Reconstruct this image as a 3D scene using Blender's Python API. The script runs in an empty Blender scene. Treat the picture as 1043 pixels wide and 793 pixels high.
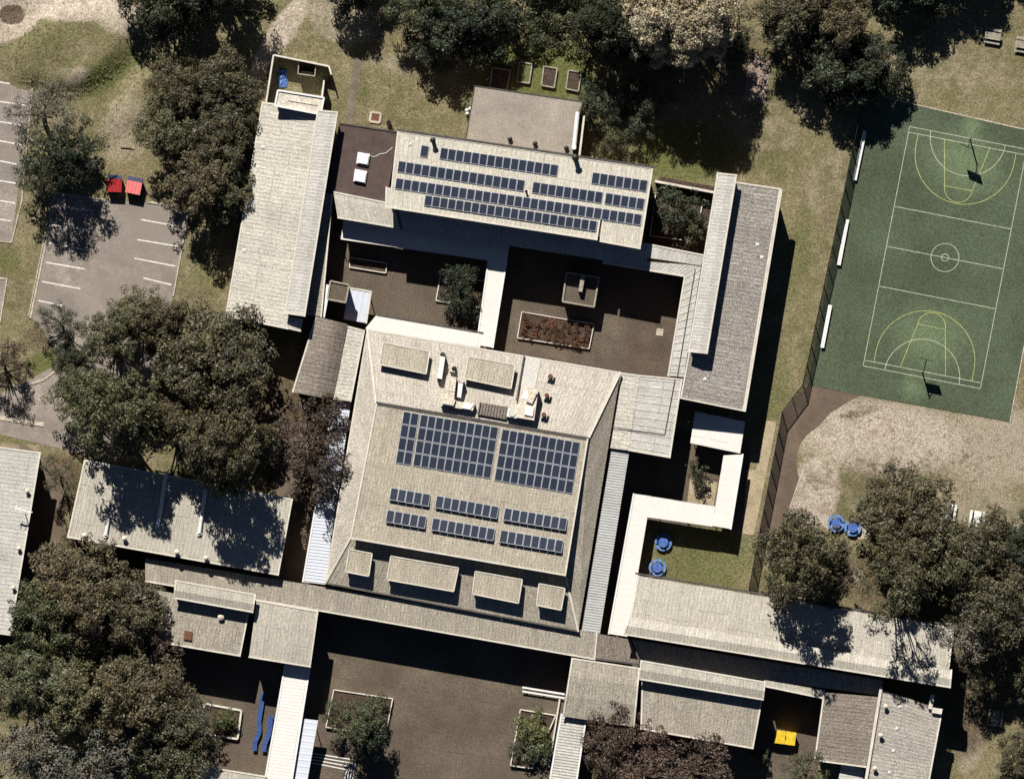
import bpy, math, random
import numpy as np
from mathutils import Vector, Matrix

# ------------------------------------------------------------------ camera, sky, sun, exposure
S = 0.123            # metres per photo pixel (taken from the 30.5 m netball court)
H = 1200.0           # flying height of the survey camera
scene = bpy.context.scene
cam_d = bpy.data.cameras.new('survey_camera'); cam = bpy.data.objects.new('survey_camera', cam_d)
scene.collection.objects.link(cam); scene.camera = cam
cam.location = (0, 0, H)
cam_d.sensor_width = 36.0; cam_d.lens = 36.0 * H / (1043 * S)
cam_d.clip_start = 10; cam_d.clip_end = 9000

SHD = Vector((0.27, -0.963)).normalized()      # the way shadows fall on the ground
ELEV = math.radians(41)
world = bpy.data.worlds.new('World'); scene.world = world; world.use_nodes = True
wn = world.node_tree; wn.nodes.clear()
sky = wn.nodes.new('ShaderNodeTexSky'); sky.sky_type = 'NISHITA'; sky.sun_disc = False
sky.sun_elevation = ELEV; sky.sun_rotation = math.atan2(-SHD.x, -SHD.y)
sky.air_density = 0.3; sky.dust_density = 0.0; sky.ozone_density = 1.0; sky.altitude = 100
bgn = wn.nodes.new('ShaderNodeBackground'); bgn.inputs['Strength'].default_value = 0.05
wo = wn.nodes.new('ShaderNodeOutputWorld')
wn.links.new(sky.outputs[0], bgn.inputs[0]); wn.links.new(bgn.outputs[0], wo.inputs[0])
sun_d = bpy.data.lights.new('sun', 'SUN'); sun_d.energy = 5.0; sun_d.angle = math.radians(0.5)
sun_d.color = (1.0, 0.975, 0.935)
sun = bpy.data.objects.new('sun', sun_d); scene.collection.objects.link(sun)
ld = Vector((SHD.x * math.cos(ELEV), SHD.y * math.cos(ELEV), -math.sin(ELEV)))
sun.rotation_euler = ld.to_track_quat('-Z', 'Y').to_euler(); sun.location = (0, 0, 100)
vs = scene.view_settings
vs.view_transform = 'Standard'; vs.look = 'None'; vs.gamma = 1.0; vs.use_curve_mapping = False
vs.exposure = 0.6
scene.cycles.max_bounces = 6; scene.cycles.diffuse_bounces = 1; scene.cycles.transparent_max_bounces = 4

rnd = random.Random(7)
C = scene.collection

# ------------------------------------------------------------------ helpers
def Wp(px, py, z=0.0):
    k = (H - z) / H
    return Vector(((px - 521.5) * S * k, (396.5 - py) * S * k, z))

GAIN = 1.22
def alb(r, g, b, gain=GAIN):
    def f(c):
        c /= 255.0
        c = c / 12.92 if c <= 0.04045 else ((c + 0.055) / 1.055) ** 2.4
        return min(0.86, c / gain)
    return (f(r), f(g), f(b), 1.0)

def link(o, parent=None):
    C.objects.link(o)
    if parent is not None: o.parent = parent
    return o

ORIG = {}
def thing(name, label, cat, loc=(0, 0, 0), group=None):
    o = bpy.data.objects.new(name, None); o.empty_display_size = 0.5
    o.location = loc; o['label'] = label; o['category'] = cat
    if group: o['group'] = group
    link(o); ORIG[o.name] = Vector(loc)
    return o

def origin(o):
    v = Vector((0, 0, 0))
    while o is not None:
        if o.name in ORIG: v = v + ORIG[o.name]
        o = o.parent
    return v

class MB:
    """collects world-space faces; build() links them as one mesh object under a parent"""
    def __init__(s): s.v = []; s.f = []; s.m = []; s.uv = {}
    def face(s, pts, mi=0, uvs=None):
        n = len(s.v); s.v += [tuple(p) for p in pts]
        s.f.append(tuple(range(n, n + len(pts)))); s.m.append(mi)
        if uvs: s.uv[len(s.f) - 1] = uvs
    def add(s, vs_, fs, mi=0):
        n = len(s.v); s.v += [tuple(p) for p in vs_]
        for f in fs: s.f.append(tuple(n + i for i in f)); s.m.append(mi)
    def prism(s, bot, top, mi=0, cap_bottom=True):
        n = len(bot)
        fs = [tuple(range(2 * n - 1, n - 1, -1))] if not ccw(top) else [tuple(range(n, 2 * n))]
        if cap_bottom: fs.append(tuple(range(n)))
        for i in range(n):
            j = (i + 1) % n
            fs.append((i, j, n + j, n + i))
        s.add(list(bot) + list(top), fs, mi)
    def box(s, c, sx, sy, sz, rz=0.0, mi=0, x=None, y=None):
        """box standing on c (its base centre)"""
        ca, sa = math.cos(rz), math.sin(rz)
        def T(a, b): return (c[0] + a * ca - b * sa, c[1] + a * sa + b * ca)
        q = [T(-sx / 2, -sy / 2), T(sx / 2, -sy / 2), T(sx / 2, sy / 2), T(-sx / 2, sy / 2)]
        s.prism([(a, b, c[2]) for a, b in q], [(a, b, c[2] + sz) for a, b in q], mi)
    def bar(s, a, b, w, h, mi=0):
        a = Vector(a); b = Vector(b); d = (b - a)
        if d.length < 1e-6: return
        d.normalize()
        side = d.cross(Vector((0, 0, 1)))
        if side.length < 1e-3: side = Vector((1, 0, 0))
        side.normalize(); up = side.cross(d).normalized()
        q = [side * (w / 2) - up * (h / 2), side * (w / 2) + up * (h / 2), -side * (w / 2) + up * (h / 2), -side * (w / 2) - up * (h / 2)]
        s.add([a + k for k in q] + [b + k for k in q], [(0, 1, 2, 3), (7, 6, 5, 4)] + [(i, i + 4, (i + 1) % 4 + 4, (i + 1) % 4) for i in range(4)], mi)
    def tube(s, pts, rad, n=8, mi=0, cap=True):
        base = len(s.v); rings = []
        for i, p in enumerate(pts):
            p = Vector(p)
            d = (Vector(pts[min(i + 1, len(pts) - 1)]) - Vector(pts[max(i - 1, 0)])).normalized()
            a = d.cross(Vector((0.31, 0.17, 0.93)));
            if a.length < 1e-3: a = d.cross(Vector((1, 0, 0)))
            a.normalize(); b = d.cross(a)
            r = rad[i] if isinstance(rad, (list, tuple)) else rad
            rings.append([p + (a * math.cos(2 * math.pi * k / n) + b * math.sin(2 * math.pi * k / n)) * r for k in range(n)])
        vs_ = [v for r in rings for v in r]
        fs = []
        for i in range(len(pts) - 1):
            for k in range(n):
                fs.append((i * n + k, i * n + (k + 1) % n, (i + 1) * n + (k + 1) % n, (i + 1) * n + k))
        if cap: fs.append(tuple(range(n))[::-1]); fs.append(tuple((len(pts) - 1) * n + k for k in range(n)))
        s.add(vs_, fs, mi)
    def disc(s, c, r, h, n=24, mi=0, r2=None):
        r2 = r if r2 is None else r2
        bot = [(c[0] + r * math.cos(2 * math.pi * k / n), c[1] + r * math.sin(2 * math.pi * k / n), c[2]) for k in range(n)]
        top = [(c[0] + r2 * math.cos(2 * math.pi * k / n), c[1] + r2 * math.sin(2 * math.pi * k / n), c[2] + h) for k in range(n)]
        s.prism(bot, top, mi)
    def build(s, name, mats, parent=None, smooth=False):
        if not isinstance(mats, (list, tuple)): mats = [mats]
        off = origin(parent) if parent is not None else Vector((0, 0, 0))
        me = bpy.data.meshes.new(name)
        me.from_pydata([(v[0] - off.x, v[1] - off.y, v[2] - off.z) for v in s.v], [], s.f)
        for m in mats: me.materials.append(m)
        me.polygons.foreach_set('material_index', s.m)
        if s.uv:
            ul = me.uv_layers.new(name='UVMap')
            for fi, uvs in s.uv.items():
                p = me.polygons[fi]
                for li, u in zip(p.loop_indices, uvs): ul.data[li].uv = u
        if smooth: me.polygons.foreach_set('use_smooth', [True] * len(me.polygons))
        me.update()
        return link(bpy.data.objects.new(name, me), parent)

def ccw(p):
    a = 0
    for i in range(len(p)):
        q = p[(i + 1) % len(p)]; a += p[i][0] * q[1] - q[0] * p[i][1]
    return a > 0

def single(name, mb, mats, label, cat, group=None, kind=None, smooth=False):
    o = mb.build(name, mats, None, smooth)
    # put the object's origin at its base centre
    vs_ = np.array(mb.v); c = np.array([(vs_[:, 0].min() + vs_[:, 0].max()) / 2, (vs_[:, 1].min() + vs_[:, 1].max()) / 2, vs_[:, 2].min()])
    o.data.transform(Matrix.Translation(Vector(-c))); o.location = Vector(c)
    if label: o['label'] = label; o['category'] = cat
    if group: o['group'] = group
    if kind: o['kind'] = kind
    return o

def inset(poly, d):
    """poly: list of 2-tuples (world); moves every edge inwards by d"""
    n = len(poly); sgn = 1 if ccw(poly) else -1; out = []
    for i in range(n):
        p0 = Vector(poly[i - 1][:2]); p1 = Vector(poly[i][:2]); p2 = Vector(poly[(i + 1) % n][:2])
        e1 = (p1 - p0).normalized(); e2 = (p2 - p1).normalized()
        n1 = Vector((-e1.y, e1.x)) * sgn; n2 = Vector((-e2.y, e2.x)) * sgn
        m = n1 + n2
        k = d / max(0.35, 1 + n1.dot(n2))
        out.append(p1 + m * k)
    return out

# ------------------------------------------------------------------ materials
MATS = {}
def nodes(name):
    m = bpy.data.materials.new(name); m.use_nodes = True
    nt = m.node_tree; b = nt.nodes['Principled BSDF']
    return m, nt, b
def N(nt, t, **kw):
    n = nt.nodes.new(t)
    for k, v in kw.items():
        if k.startswith('_'): setattr(n, k[1:], v)
        else:
            n.inputs[k.replace('__', ' ')].default_value = v
    return n
def mixc(nt, fac, a, b, mode='MIX'):
    n = nt.nodes.new('ShaderNodeMix'); n.data_type = 'RGBA'; n.blend_type = mode
    for sock, v in ((n.inputs['Factor'], fac), (n.inputs[6], a), (n.inputs[7], b)):
        if isinstance(v, bpy.types.NodeSocket): nt.links.new(v, sock)
        else: sock.default_value = v
    return n.outputs[2]
def ramp(nt, src, a, b):
    n = nt.nodes.new('ShaderNodeMapRange'); n.inputs['From Min'].default_value = a; n.inputs['From Max'].default_value = b
    nt.links.new(src, n.inputs['Value']); return n.outputs[0]
def math_(nt, op, a, b=0.0):
    n = nt.nodes.new('ShaderNodeMath'); n.operation = op
    for sock, v in ((n.inputs[0], a), (n.inputs[1], b)):
        if isinstance(v, bpy.types.NodeSocket): nt.links.new(v, sock)
        else: sock.default_value = v
    return n.outputs[0]
def noise(nt, vec, scale, detail=4, rough=0.6):
    n = N(nt, 'ShaderNodeTexNoise'); n.inputs['Scale'].default_value = scale
    n.inputs['Detail'].default_value = detail; n.inputs['Roughness'].default_value = rough
    if vec is not None: nt.links.new(vec, n.inputs['Vector'])
    return n.outputs['Fac']
def geo_pos(nt): return nt.nodes.new('ShaderNodeNewGeometry').outputs['Position']
def scl(c, k): return (min(c[0] * k, .95), min(c[1] * k, .95), min(c[2] * k, .95), 1)

def plain(name, col, rough=0.6, var=0.25, scale=1.2, fine=9.0, metallic=0.0, bump=0.0, stain=0.0):
    """a painted / worn surface: base colour broken by two sizes of stain"""
    if name in MATS: return MATS[name]
    m, nt, b = nodes(name); p = geo_pos(nt)
    n1 = noise(nt, p, scale, 5, 0.65); n2 = noise(nt, p, fine * .85, 2, 0.6)
    c = mixc(nt, ramp(nt, n1, 0.35, 0.68), scl(col, 1 - var), scl(col, 1 + var * .45))
    c = mixc(nt, ramp(nt, n2, 0.38, 0.62), mixc(nt, 1.0, c, (1 - var * 1.1,) * 3 + (1,), 'MULTIPLY'), mixc(nt, 1.0, c, (1 + var * .35,) * 3 + (1,), 'MULTIPLY'))
    if stain:
        c = mixc(nt, math_(nt, 'MULTIPLY', ramp(nt, noise(nt, p, .5, 4, .6), .5, .62), stain), c, scl(col, .55))
        c = mixc(nt, math_(nt, 'MULTIPLY', ramp(nt, noise(nt, p, .07, 3, .5), .45, .62), stain), c, scl(col, .68))
    nt.links.new(c, b.inputs['Base Color'])
    b.inputs['Roughness'].default_value = rough; b.inputs['Metallic'].default_value = metallic
    b.inputs['Specular IOR Level'].default_value = 0.3
    if bump:
        bn = nt.nodes.new('ShaderNodeBump'); bn.inputs['Strength'].default_value = bump; bn.inputs['Distance'].default_value = 0.05
        nt.links.new(n2, bn.inputs['Height']); nt.links.new(bn.outputs[0], b.inputs['Normal'])
    MATS[name] = m; return m

def roofmat(name, col, var=0.3, sheet=0.76, rough=0.55, dirt=(0.16, 0.13, 0.1, 1), dirt_amt=0.35, row=0.0):
    """ribbed metal: streaks run down the sheet (UV in metres: u across the ribs, v along them)"""
    if name in MATS: return MATS[name]
    m, nt, b = nodes(name); p = geo_pos(nt)
    uv = nt.nodes.new('ShaderNodeUVMap'); uv.uv_map = 'UVMap'
    sep = nt.nodes.new('ShaderNodeSeparateXYZ'); nt.links.new(uv.outputs[0], sep.inputs[0])
    # one tone for each sheet
    fl = math_(nt, 'FLOOR', math_(nt, 'DIVIDE', sep.outputs[0], sheet))
    wv = nt.nodes.new('ShaderNodeTexWhiteNoise'); wv.noise_dimensions = '2D'
    cb0 = nt.nodes.new('ShaderNodeCombineXYZ'); nt.links.new(fl, cb0.inputs[0])
    nt.links.new(math_(nt, 'FLOOR', math_(nt, 'DIVIDE', sep.outputs[1], 7.3)), cb0.inputs[1])
    nt.links.new(cb0.outputs[0], wv.inputs['Vector'])
    # long streaks
    cb = nt.nodes.new('ShaderNodeCombineXYZ')
    nt.links.new(math_(nt, 'MULTIPLY', sep.outputs[0], 5.0), cb.inputs[0]); nt.links.new(math_(nt, 'MULTIPLY', sep.outputs[1], 0.45), cb.inputs[1])
    st = noise(nt, cb.outputs[0], 1.5, 2, 0.5)
    blot = noise(nt, p, 0.22, 6, 0.62); fine = noise(nt, p, 6.0, 2, 0.6)
    c = mixc(nt, ramp(nt, wv.outputs['Value'], 0, 1), scl(col, 1 - var * .22), scl(col, 1 + var * .18))
    c = mixc(nt, ramp(nt, st, 0.36, 0.64), mixc(nt, 1.0, c, (1 - var * .6, 1 - var * .62, 1 - var * .64, 1), 'MULTIPLY'), mixc(nt, 1.0, c, (1 + var * .2,) * 3 + (1,), 'MULTIPLY'))
    c = mixc(nt, ramp(nt, fine, 0.38, 0.62), mixc(nt, 1.0, c, (1 - var * 1.15,) * 3 + (1,), 'MULTIPLY'), mixc(nt, 1.0, c, (1 + var * .25,) * 3 + (1,), 'MULTIPLY'))
    c = mixc(nt, math_(nt, 'MULTIPLY', ramp(nt, blot, 0.5, 0.78), dirt_amt), c, dirt)
    lap = math_(nt, 'LESS_THAN', math_(nt, 'FRACT', math_(nt, 'DIVIDE', math_(nt, 'ADD', sep.outputs[1], math_(nt, 'MULTIPLY', math_(nt, 'FLOOR', math_(nt, 'DIVIDE', wv.outputs['Value'], .5)), 1.7)), 4.7)), .02)
    c = mixc(nt, math_(nt, 'MULTIPLY', lap, .35), c, (.08, .075, .07, 1))
    nt.links.new(c, b.inputs['Base Color'])
    b.inputs['Roughness'].default_value = rough; b.inputs['Specular IOR Level'].default_value = 0.35
    MATS[name] = m; return m

M = {}
M['roof_tan'] = roofmat('roof_tan', alb(216, 208, 192), 0.32)
M['roof_cream'] = roofmat('roof_cream', alb(214, 206, 188), 0.26, dirt_amt=.2)
M['roof_pale'] = roofmat('roof_pale', alb(200, 192, 175), 0.28, dirt_amt=.25)
M['roof_mid'] = roofmat('roof_mid', alb(190, 182, 168), 0.36)
M['roof_hall'] = roofmat('roof_hall', alb(192, 181, 160), 0.34)
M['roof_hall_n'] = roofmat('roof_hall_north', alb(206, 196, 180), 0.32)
M['roof_grey'] = roofmat('roof_grey', alb(176, 168, 157), 0.48, dirt_amt=.55)
M['roof_light'] = roofmat('roof_light', alb(208, 203, 192), 0.25)
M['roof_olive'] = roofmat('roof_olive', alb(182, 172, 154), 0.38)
M['roof_dark'] = roofmat('roof_dark', alb(150, 138, 124), 0.45)
M['roof_zinc'] = roofmat('roof_zinc', alb(188, 187, 182), 0.18, dirt_amt=.2)
M['roof_white'] = roofmat('roof_white', alb(238, 229, 219), 0.08, dirt_amt=.1, dirt=(.45, .42, .38, 1))
M['roof_bluewhite'] = roofmat('roof_bluewhite', alb(216, 219, 226), 0.06, dirt_amt=.06)
M['gravel_roof'] = plain('gravel_roof', alb(172, 160, 145), 0.9, 0.22, 0.3, 7, bump=.6)
M['brown_roof'] = plain('brown_membrane', alb(94, 78, 72), 0.85, 0.25, 0.6, 6)
M['trim'] = plain('cream_trim', alb(226, 217, 200), 0.5, 0.15, 0.8)
M['trim_dark'] = plain('grey_gutter', alb(92, 86, 80), 0.6, 0.3, 0.8)
M['wall'] = plain('brick_wall', alb(150, 118, 92), 0.85, 0.25, 2.0, 9)
M['white'] = plain('white_paint', alb(240, 238, 232), 0.5, 0.08)
M['duct'] = plain('cream_duct', alb(236, 223, 200), 0.5, 0.28, 1.5, 5)
M['rust'] = plain('rusty_steel', alb(128, 84, 62), 0.8, 0.35, 3)
M['black'] = plain('black_paint', alb(28, 27, 28), 0.5, 0.2)
M['steel'] = plain('dark_steel', alb(70, 68, 66), 0.5, 0.3, metallic=.3)
M['concrete'] = plain('concrete', alb(196, 184, 164), 0.85, 0.25, 0.7, 7)
M['kerb'] = plain('kerb_concrete', alb(206, 194, 172), 0.85, 0.3, 0.9, 6)
M['asphalt'] = plain('worn_asphalt', alb(168, 156, 143), 0.9, 0.36, 0.16, 8, bump=.4, stain=.8)
M['courtyard'] = plain('courtyard_paving', alb(113, 100, 84), 0.9, 0.34, 0.18, 6, bump=.3, stain=.3)
M['bitumen'] = plain('brown_bitumen', alb(118, 101, 85), 0.9, 0.25, 0.3, 8, bump=.4)
M['path'] = plain('concrete_path', alb(188, 170, 138), 0.9, 0.28, 0.4, 7)
M['paver'] = plain('pink_pavers', alb(168, 148, 134), 0.9, 0.3, 1.6, 5)
M['line'] = plain('white_line_paint', alb(240, 234, 222), 0.8, 0.2, 1.5, 6)
M['line_court'] = plain('court_line_white', alb(205, 205, 176), 0.8, 0.2, 1.5, 6)
M['line_yellow'] = plain('court_line_yellow', alb(196, 200, 126), 0.8, 0.2, 1.5, 6)
M['soil'] = plain('mulch_soil', alb(92, 76, 64), 0.95, 0.5, 2.5, 8, bump=.8)
M['timber'] = plain('grey_timber', alb(176, 166, 148), 0.8, 0.3, 2, 8)
M['blue'] = plain('blue_plastic', alb(84, 118, 190), 0.55, 0.35, 3)
M['blue2'] = plain('blue_slide', alb(62, 92, 155), 0.6, 0.35, 2)
M['tarp'] = plain('blue_tarp', alb(112, 150, 212), 0.5, 0.35, 3)
M['red'] = plain('red_paint', alb(192, 44, 50), 0.6, 0.35, 4)
M['pink'] = plain('faded_red_paint', alb(240, 132, 128), 0.5, 0.12, 2)
M['navy'] = plain('navy_paint', alb(78, 84, 110), 0.6, 0.2, 2)
M['yellow'] = plain('yellow_paint', alb(246, 206, 50), 0.6, 0.25, 2)
M['sky_dome'] = plain('dome_plastic', alb(250, 250, 248), 0.3, 0.04)
M['bark'] = plain('gum_bark', alb(142, 124, 104), 0.9, 0.4, 2, 7)

def glassmat():
    m, nt, b = nodes('solar_cells')
    uv = nt.nodes.new('ShaderNodeUVMap'); uv.uv_map = 'UVMap'
    oi = nt.nodes.new('ShaderNodeObjectInfo')
    br = nt.nodes.new('ShaderNodeTexBrick'); br.offset = 0.0
    br.inputs['Scale'].default_value = 1.0; br.inputs['Brick Width'].default_value = 1 / 6; br.inputs['Row Height'].default_value = 0.1
    br.inputs['Mortar Size'].default_value = 0.004
    a = alb(46, 51, 62)
    br.inputs['Color1'].default_value = a; br.inputs['Color2'].default_value = scl(a, 1.15); br.inputs['Mortar'].default_value = scl(a, 2.0)
    nt.links.new(uv.outputs[0], br.inputs['Vector'])
    c = mixc(nt, oi.outputs['Random'], mixc(nt, 1.0, br.outputs[0], (.82, .84, .9, 1), 'MULTIPLY'), br.outputs[0])
    nt.links.new(c, b.inputs['Base Color']); b.inputs['Roughness'].default_value = 0.35; b.inputs['Specular IOR Level'].default_value = 0.15
    return m
M['cells'] = glassmat()
M['alu'] = plain('aluminium_frame', alb(205, 206, 210), 0.5, 0.15)
def panemat():
    m, nt, b = nodes('window_glass'); b.inputs['Base Color'].default_value = (.03, .04, .05, 1); b.inputs['Roughness'].default_value = .08
    return m
M['pane'] = panemat()

def leafmat(name, col, var=0.35, hue=None):
    m, nt, b = nodes(name)
    nt.nodes.remove(b); out = nt.nodes['Material Output']
    g = nt.nodes.new('ShaderNodeNewGeometry'); at = nt.nodes.new('ShaderNodeAttribute'); at.attribute_name = 'clump'
    oi = nt.nodes.new('ShaderNodeObjectInfo')
    hue = hue or (col[0] * 1.08, col[1] * 0.98, col[2] * 0.86, 1)
    c = mixc(nt, at.outputs['Fac'], col, hue)
    c = mixc(nt, g.outputs['Random Per Island'], mixc(nt, 1.0, c, (1 - var,) * 3 + (1,), 'MULTIPLY'), mixc(nt, 1.0, c, (1 + var * .9,) * 3 + (1,), 'MULTIPLY'))
    c = mixc(nt, oi.outputs['Random'], mixc(nt, 1.0, c, (.72, .78, .74, 1), 'MULTIPLY'), mixc(nt, 1.0, c, (1.1, 1.03, 1.0, 1), 'MULTIPLY'))
    d = nt.nodes.new('ShaderNodeBsdfDiffuse'); t = nt.nodes.new('ShaderNodeBsdfTranslucent'); gl = nt.nodes.new('ShaderNodeBsdfGlossy')
    gl.inputs['Roughness'].default_value = .5; gl.inputs['Color'].default_value = (.75, .78, .8, 1)
    nt.links.new(c, d.inputs['Color']); nt.links.new(c, t.inputs['Color'])
    a = nt.nodes.new('ShaderNodeMixShader'); a.inputs[0].default_value = .16
    nt.links.new(d.outputs[0], a.inputs[1]); nt.links.new(t.outputs[0], a.inputs[2])
    e = nt.nodes.new('ShaderNodeMixShader'); e.inputs[0].default_value = .025
    nt.links.new(a.outputs[0], e.inputs[1]); nt.links.new(gl.outputs[0], e.inputs[2])
    nt.links.new(e.outputs[0], out.inputs['Surface'])
    return m
M['leaf_olive'] = leafmat('leaf_olive', alb(108, 109, 82), .65)
M['leaf_brown'] = leafmat('leaf_brown', alb(104, 99, 77), .65)
M['leaf_green'] = leafmat('leaf_green', alb(88, 94, 68), .65)
M['leaf_dark'] = leafmat('leaf_dark', alb(72, 79, 62), .65)
M['leaf_pale'] = leafmat('leaf_pale', alb(190, 179, 154), .5)
M['leaf_red'] = leafmat('leaf_red', alb(100, 86, 78), .6)
M['leaf_grey'] = leafmat('leaf_grey', alb(122, 121, 110), .6)
M['leaf_bed'] = leafmat('leaf_bed', alb(142, 104, 84), .6)
M['leaf_lush'] = leafmat('leaf_lush', alb(104, 112, 72), .6)

# ------------------------------------------------------------------ ground
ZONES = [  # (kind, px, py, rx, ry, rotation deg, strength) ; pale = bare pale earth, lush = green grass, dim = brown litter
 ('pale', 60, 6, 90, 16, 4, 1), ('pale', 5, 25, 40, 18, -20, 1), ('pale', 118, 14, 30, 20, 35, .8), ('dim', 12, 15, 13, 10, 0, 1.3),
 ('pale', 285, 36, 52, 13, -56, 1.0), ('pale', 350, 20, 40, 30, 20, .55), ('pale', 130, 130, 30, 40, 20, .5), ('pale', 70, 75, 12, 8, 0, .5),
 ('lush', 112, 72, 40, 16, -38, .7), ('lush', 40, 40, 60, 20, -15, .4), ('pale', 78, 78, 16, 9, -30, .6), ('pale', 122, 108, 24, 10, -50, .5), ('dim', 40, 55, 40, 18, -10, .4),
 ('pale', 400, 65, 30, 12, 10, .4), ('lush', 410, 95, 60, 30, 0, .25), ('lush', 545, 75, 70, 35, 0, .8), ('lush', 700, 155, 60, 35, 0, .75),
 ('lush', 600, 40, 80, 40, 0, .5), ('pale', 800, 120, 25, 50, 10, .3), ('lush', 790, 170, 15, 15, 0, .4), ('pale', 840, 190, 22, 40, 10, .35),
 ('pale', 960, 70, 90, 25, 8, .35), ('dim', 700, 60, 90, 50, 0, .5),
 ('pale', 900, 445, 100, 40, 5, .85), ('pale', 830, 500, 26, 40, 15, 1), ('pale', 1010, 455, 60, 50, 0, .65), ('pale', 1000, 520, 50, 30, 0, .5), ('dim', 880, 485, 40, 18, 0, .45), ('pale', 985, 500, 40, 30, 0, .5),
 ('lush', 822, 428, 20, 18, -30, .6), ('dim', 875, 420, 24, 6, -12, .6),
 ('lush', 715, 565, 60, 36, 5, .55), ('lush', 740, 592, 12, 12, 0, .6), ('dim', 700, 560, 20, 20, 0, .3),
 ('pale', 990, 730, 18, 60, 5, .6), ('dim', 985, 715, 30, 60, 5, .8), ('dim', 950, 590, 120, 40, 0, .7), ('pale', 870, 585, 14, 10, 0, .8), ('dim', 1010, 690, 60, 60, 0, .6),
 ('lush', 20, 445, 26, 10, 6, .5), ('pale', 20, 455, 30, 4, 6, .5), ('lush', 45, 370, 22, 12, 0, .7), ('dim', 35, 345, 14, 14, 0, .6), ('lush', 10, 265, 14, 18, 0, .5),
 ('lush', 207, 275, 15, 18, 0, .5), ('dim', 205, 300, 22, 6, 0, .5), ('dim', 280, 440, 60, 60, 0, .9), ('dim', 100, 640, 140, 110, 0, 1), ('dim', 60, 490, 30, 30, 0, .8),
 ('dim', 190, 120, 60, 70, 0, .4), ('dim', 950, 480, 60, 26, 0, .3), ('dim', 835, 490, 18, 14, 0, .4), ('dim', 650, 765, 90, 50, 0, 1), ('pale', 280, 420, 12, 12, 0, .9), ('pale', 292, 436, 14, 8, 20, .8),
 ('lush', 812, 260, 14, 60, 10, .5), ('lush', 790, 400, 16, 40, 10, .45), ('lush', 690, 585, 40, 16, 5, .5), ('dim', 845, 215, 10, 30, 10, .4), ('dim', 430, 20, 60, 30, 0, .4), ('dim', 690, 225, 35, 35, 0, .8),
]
def ground_axis(lo, hi, step, far):
    a = list(np.arange(lo, hi + step / 2, step)); g = step
    p = hi; q = lo; up = []; dn = []
    while p < far:
        g *= 1.5; p += g; up.append(p); dn.append(q - g); q -= g
    return np.array(dn[::-1] + a + up)
gx = ground_axis(-82, 82, 0.55, 3500); gy = ground_axis(-66, 66, 0.55, 3500)
X, Y = np.meshgrid(gx, gy); PX = X / S + 521.5; PY = 396.5 - Y / S
def blob(px, py, rx, ry, rot, P=None, Q=None):
    P = PX if P is None else P; Q = PY if Q is None else Q
    c, s_ = math.cos(math.radians(rot)), math.sin(math.radians(rot))
    dx = P - px; dy = Q - py
    u = (dx * c + dy * s_) / rx; v = (-dx * s_ + dy * c) / ry
    return u * u + v * v
def sstep(a, b, x): t = np.clip((x - a) / (b - a), 0, 1); return t * t * (3 - 2 * t)
def zone_fields(P, Q):
    f = {'pale': np.zeros(P.shape), 'lush': np.zeros(P.shape), 'dim': np.zeros(P.shape)}
    for k, px, py, rx, ry, rot, st in ZONES:
        f[k] = np.maximum(f[k], st * (1 - sstep(0.35, 1.6, blob(px, py, rx, ry, rot, P, Q))))
    return f
def ground_z(P, Q):
    d = np.sqrt(blob(76, 46, 72, 48, -30, P, Q)); z = 1.5 * (1 - sstep(0.55, 1.12, d))
    d2 = np.sqrt(blob(150, 95, 70, 30, -40, P, Q)); z = z + 0.7 * (1 - sstep(0.3, 1.0, d2)) * sstep(60, 110, P + Q * .3) 
    for a, b, r, h in ((12, 14, 14, -.5), (850, 470, 26, .28), (900, 452, 20, .3), (955, 462, 22, .25), (870, 500, 26, .2), (395, 60, 40, .25), (300, 25, 40, .35)):
        z = z + h * np.exp(-((P - a) ** 2 + (Q - b) ** 2) / (r * r))
    # level where things are built or paved
    flat = np.ones(P.shape)
    flat *= sstep(0, 26, 170 - Q + np.where(P < 100, 0, 0) + 40) if False else 1
    return z * (P > -60) * (P < 1100) * (Q > -60)
Z = ground_z(PX, PY)
Z = Z * (1 - (sstep(150, 185, PY) * (PX < 230))) 
Z = Z * np.where((PX < 40) & (PY > 75), 1 - sstep(75, 95, PY), 1)
Z = Z * (1 - (sstep(225, 250, PX) * sstep(40, 60, PY) * (PX < 400)))
F = zone_fields(PX, PY)
ny, nx = X.shape
me = bpy.data.meshes.new('ground')
vv = np.stack([X.ravel(), Y.ravel(), Z.ravel()], 1)
idx = np.arange(nx * ny).reshape(ny, nx)
ff = np.stack([idx[:-1, :-1].ravel(), idx[:-1, 1:].ravel(), idx[1:, 1:].ravel(), idx[1:, :-1].ravel()], 1)
def np_mesh(me, vv, ff):
    k = ff.shape[1]
    me.vertices.add(len(vv)); me.vertices.foreach_set('co', vv.astype(np.float32).ravel())
    me.loops.add(ff.size); me.loops.foreach_set('vertex_index', ff.astype(np.int32).ravel())
    me.polygons.add(len(ff)); me.polygons.foreach_set('loop_start', np.arange(0, ff.size, k, dtype=np.int32))
    me.polygons.foreach_set('loop_total', np.full(len(ff), k, dtype=np.int32))
    me.update(calc_edges=True)
np_mesh(me, vv, ff)
me.polygons.foreach_set('use_smooth', [True] * len(me.polygons))
for k in F:
    at = me.attributes.new(k, 'FLOAT', 'POINT'); at.data.foreach_set('value', F[k].astype(np.float32).ravel())
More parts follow.
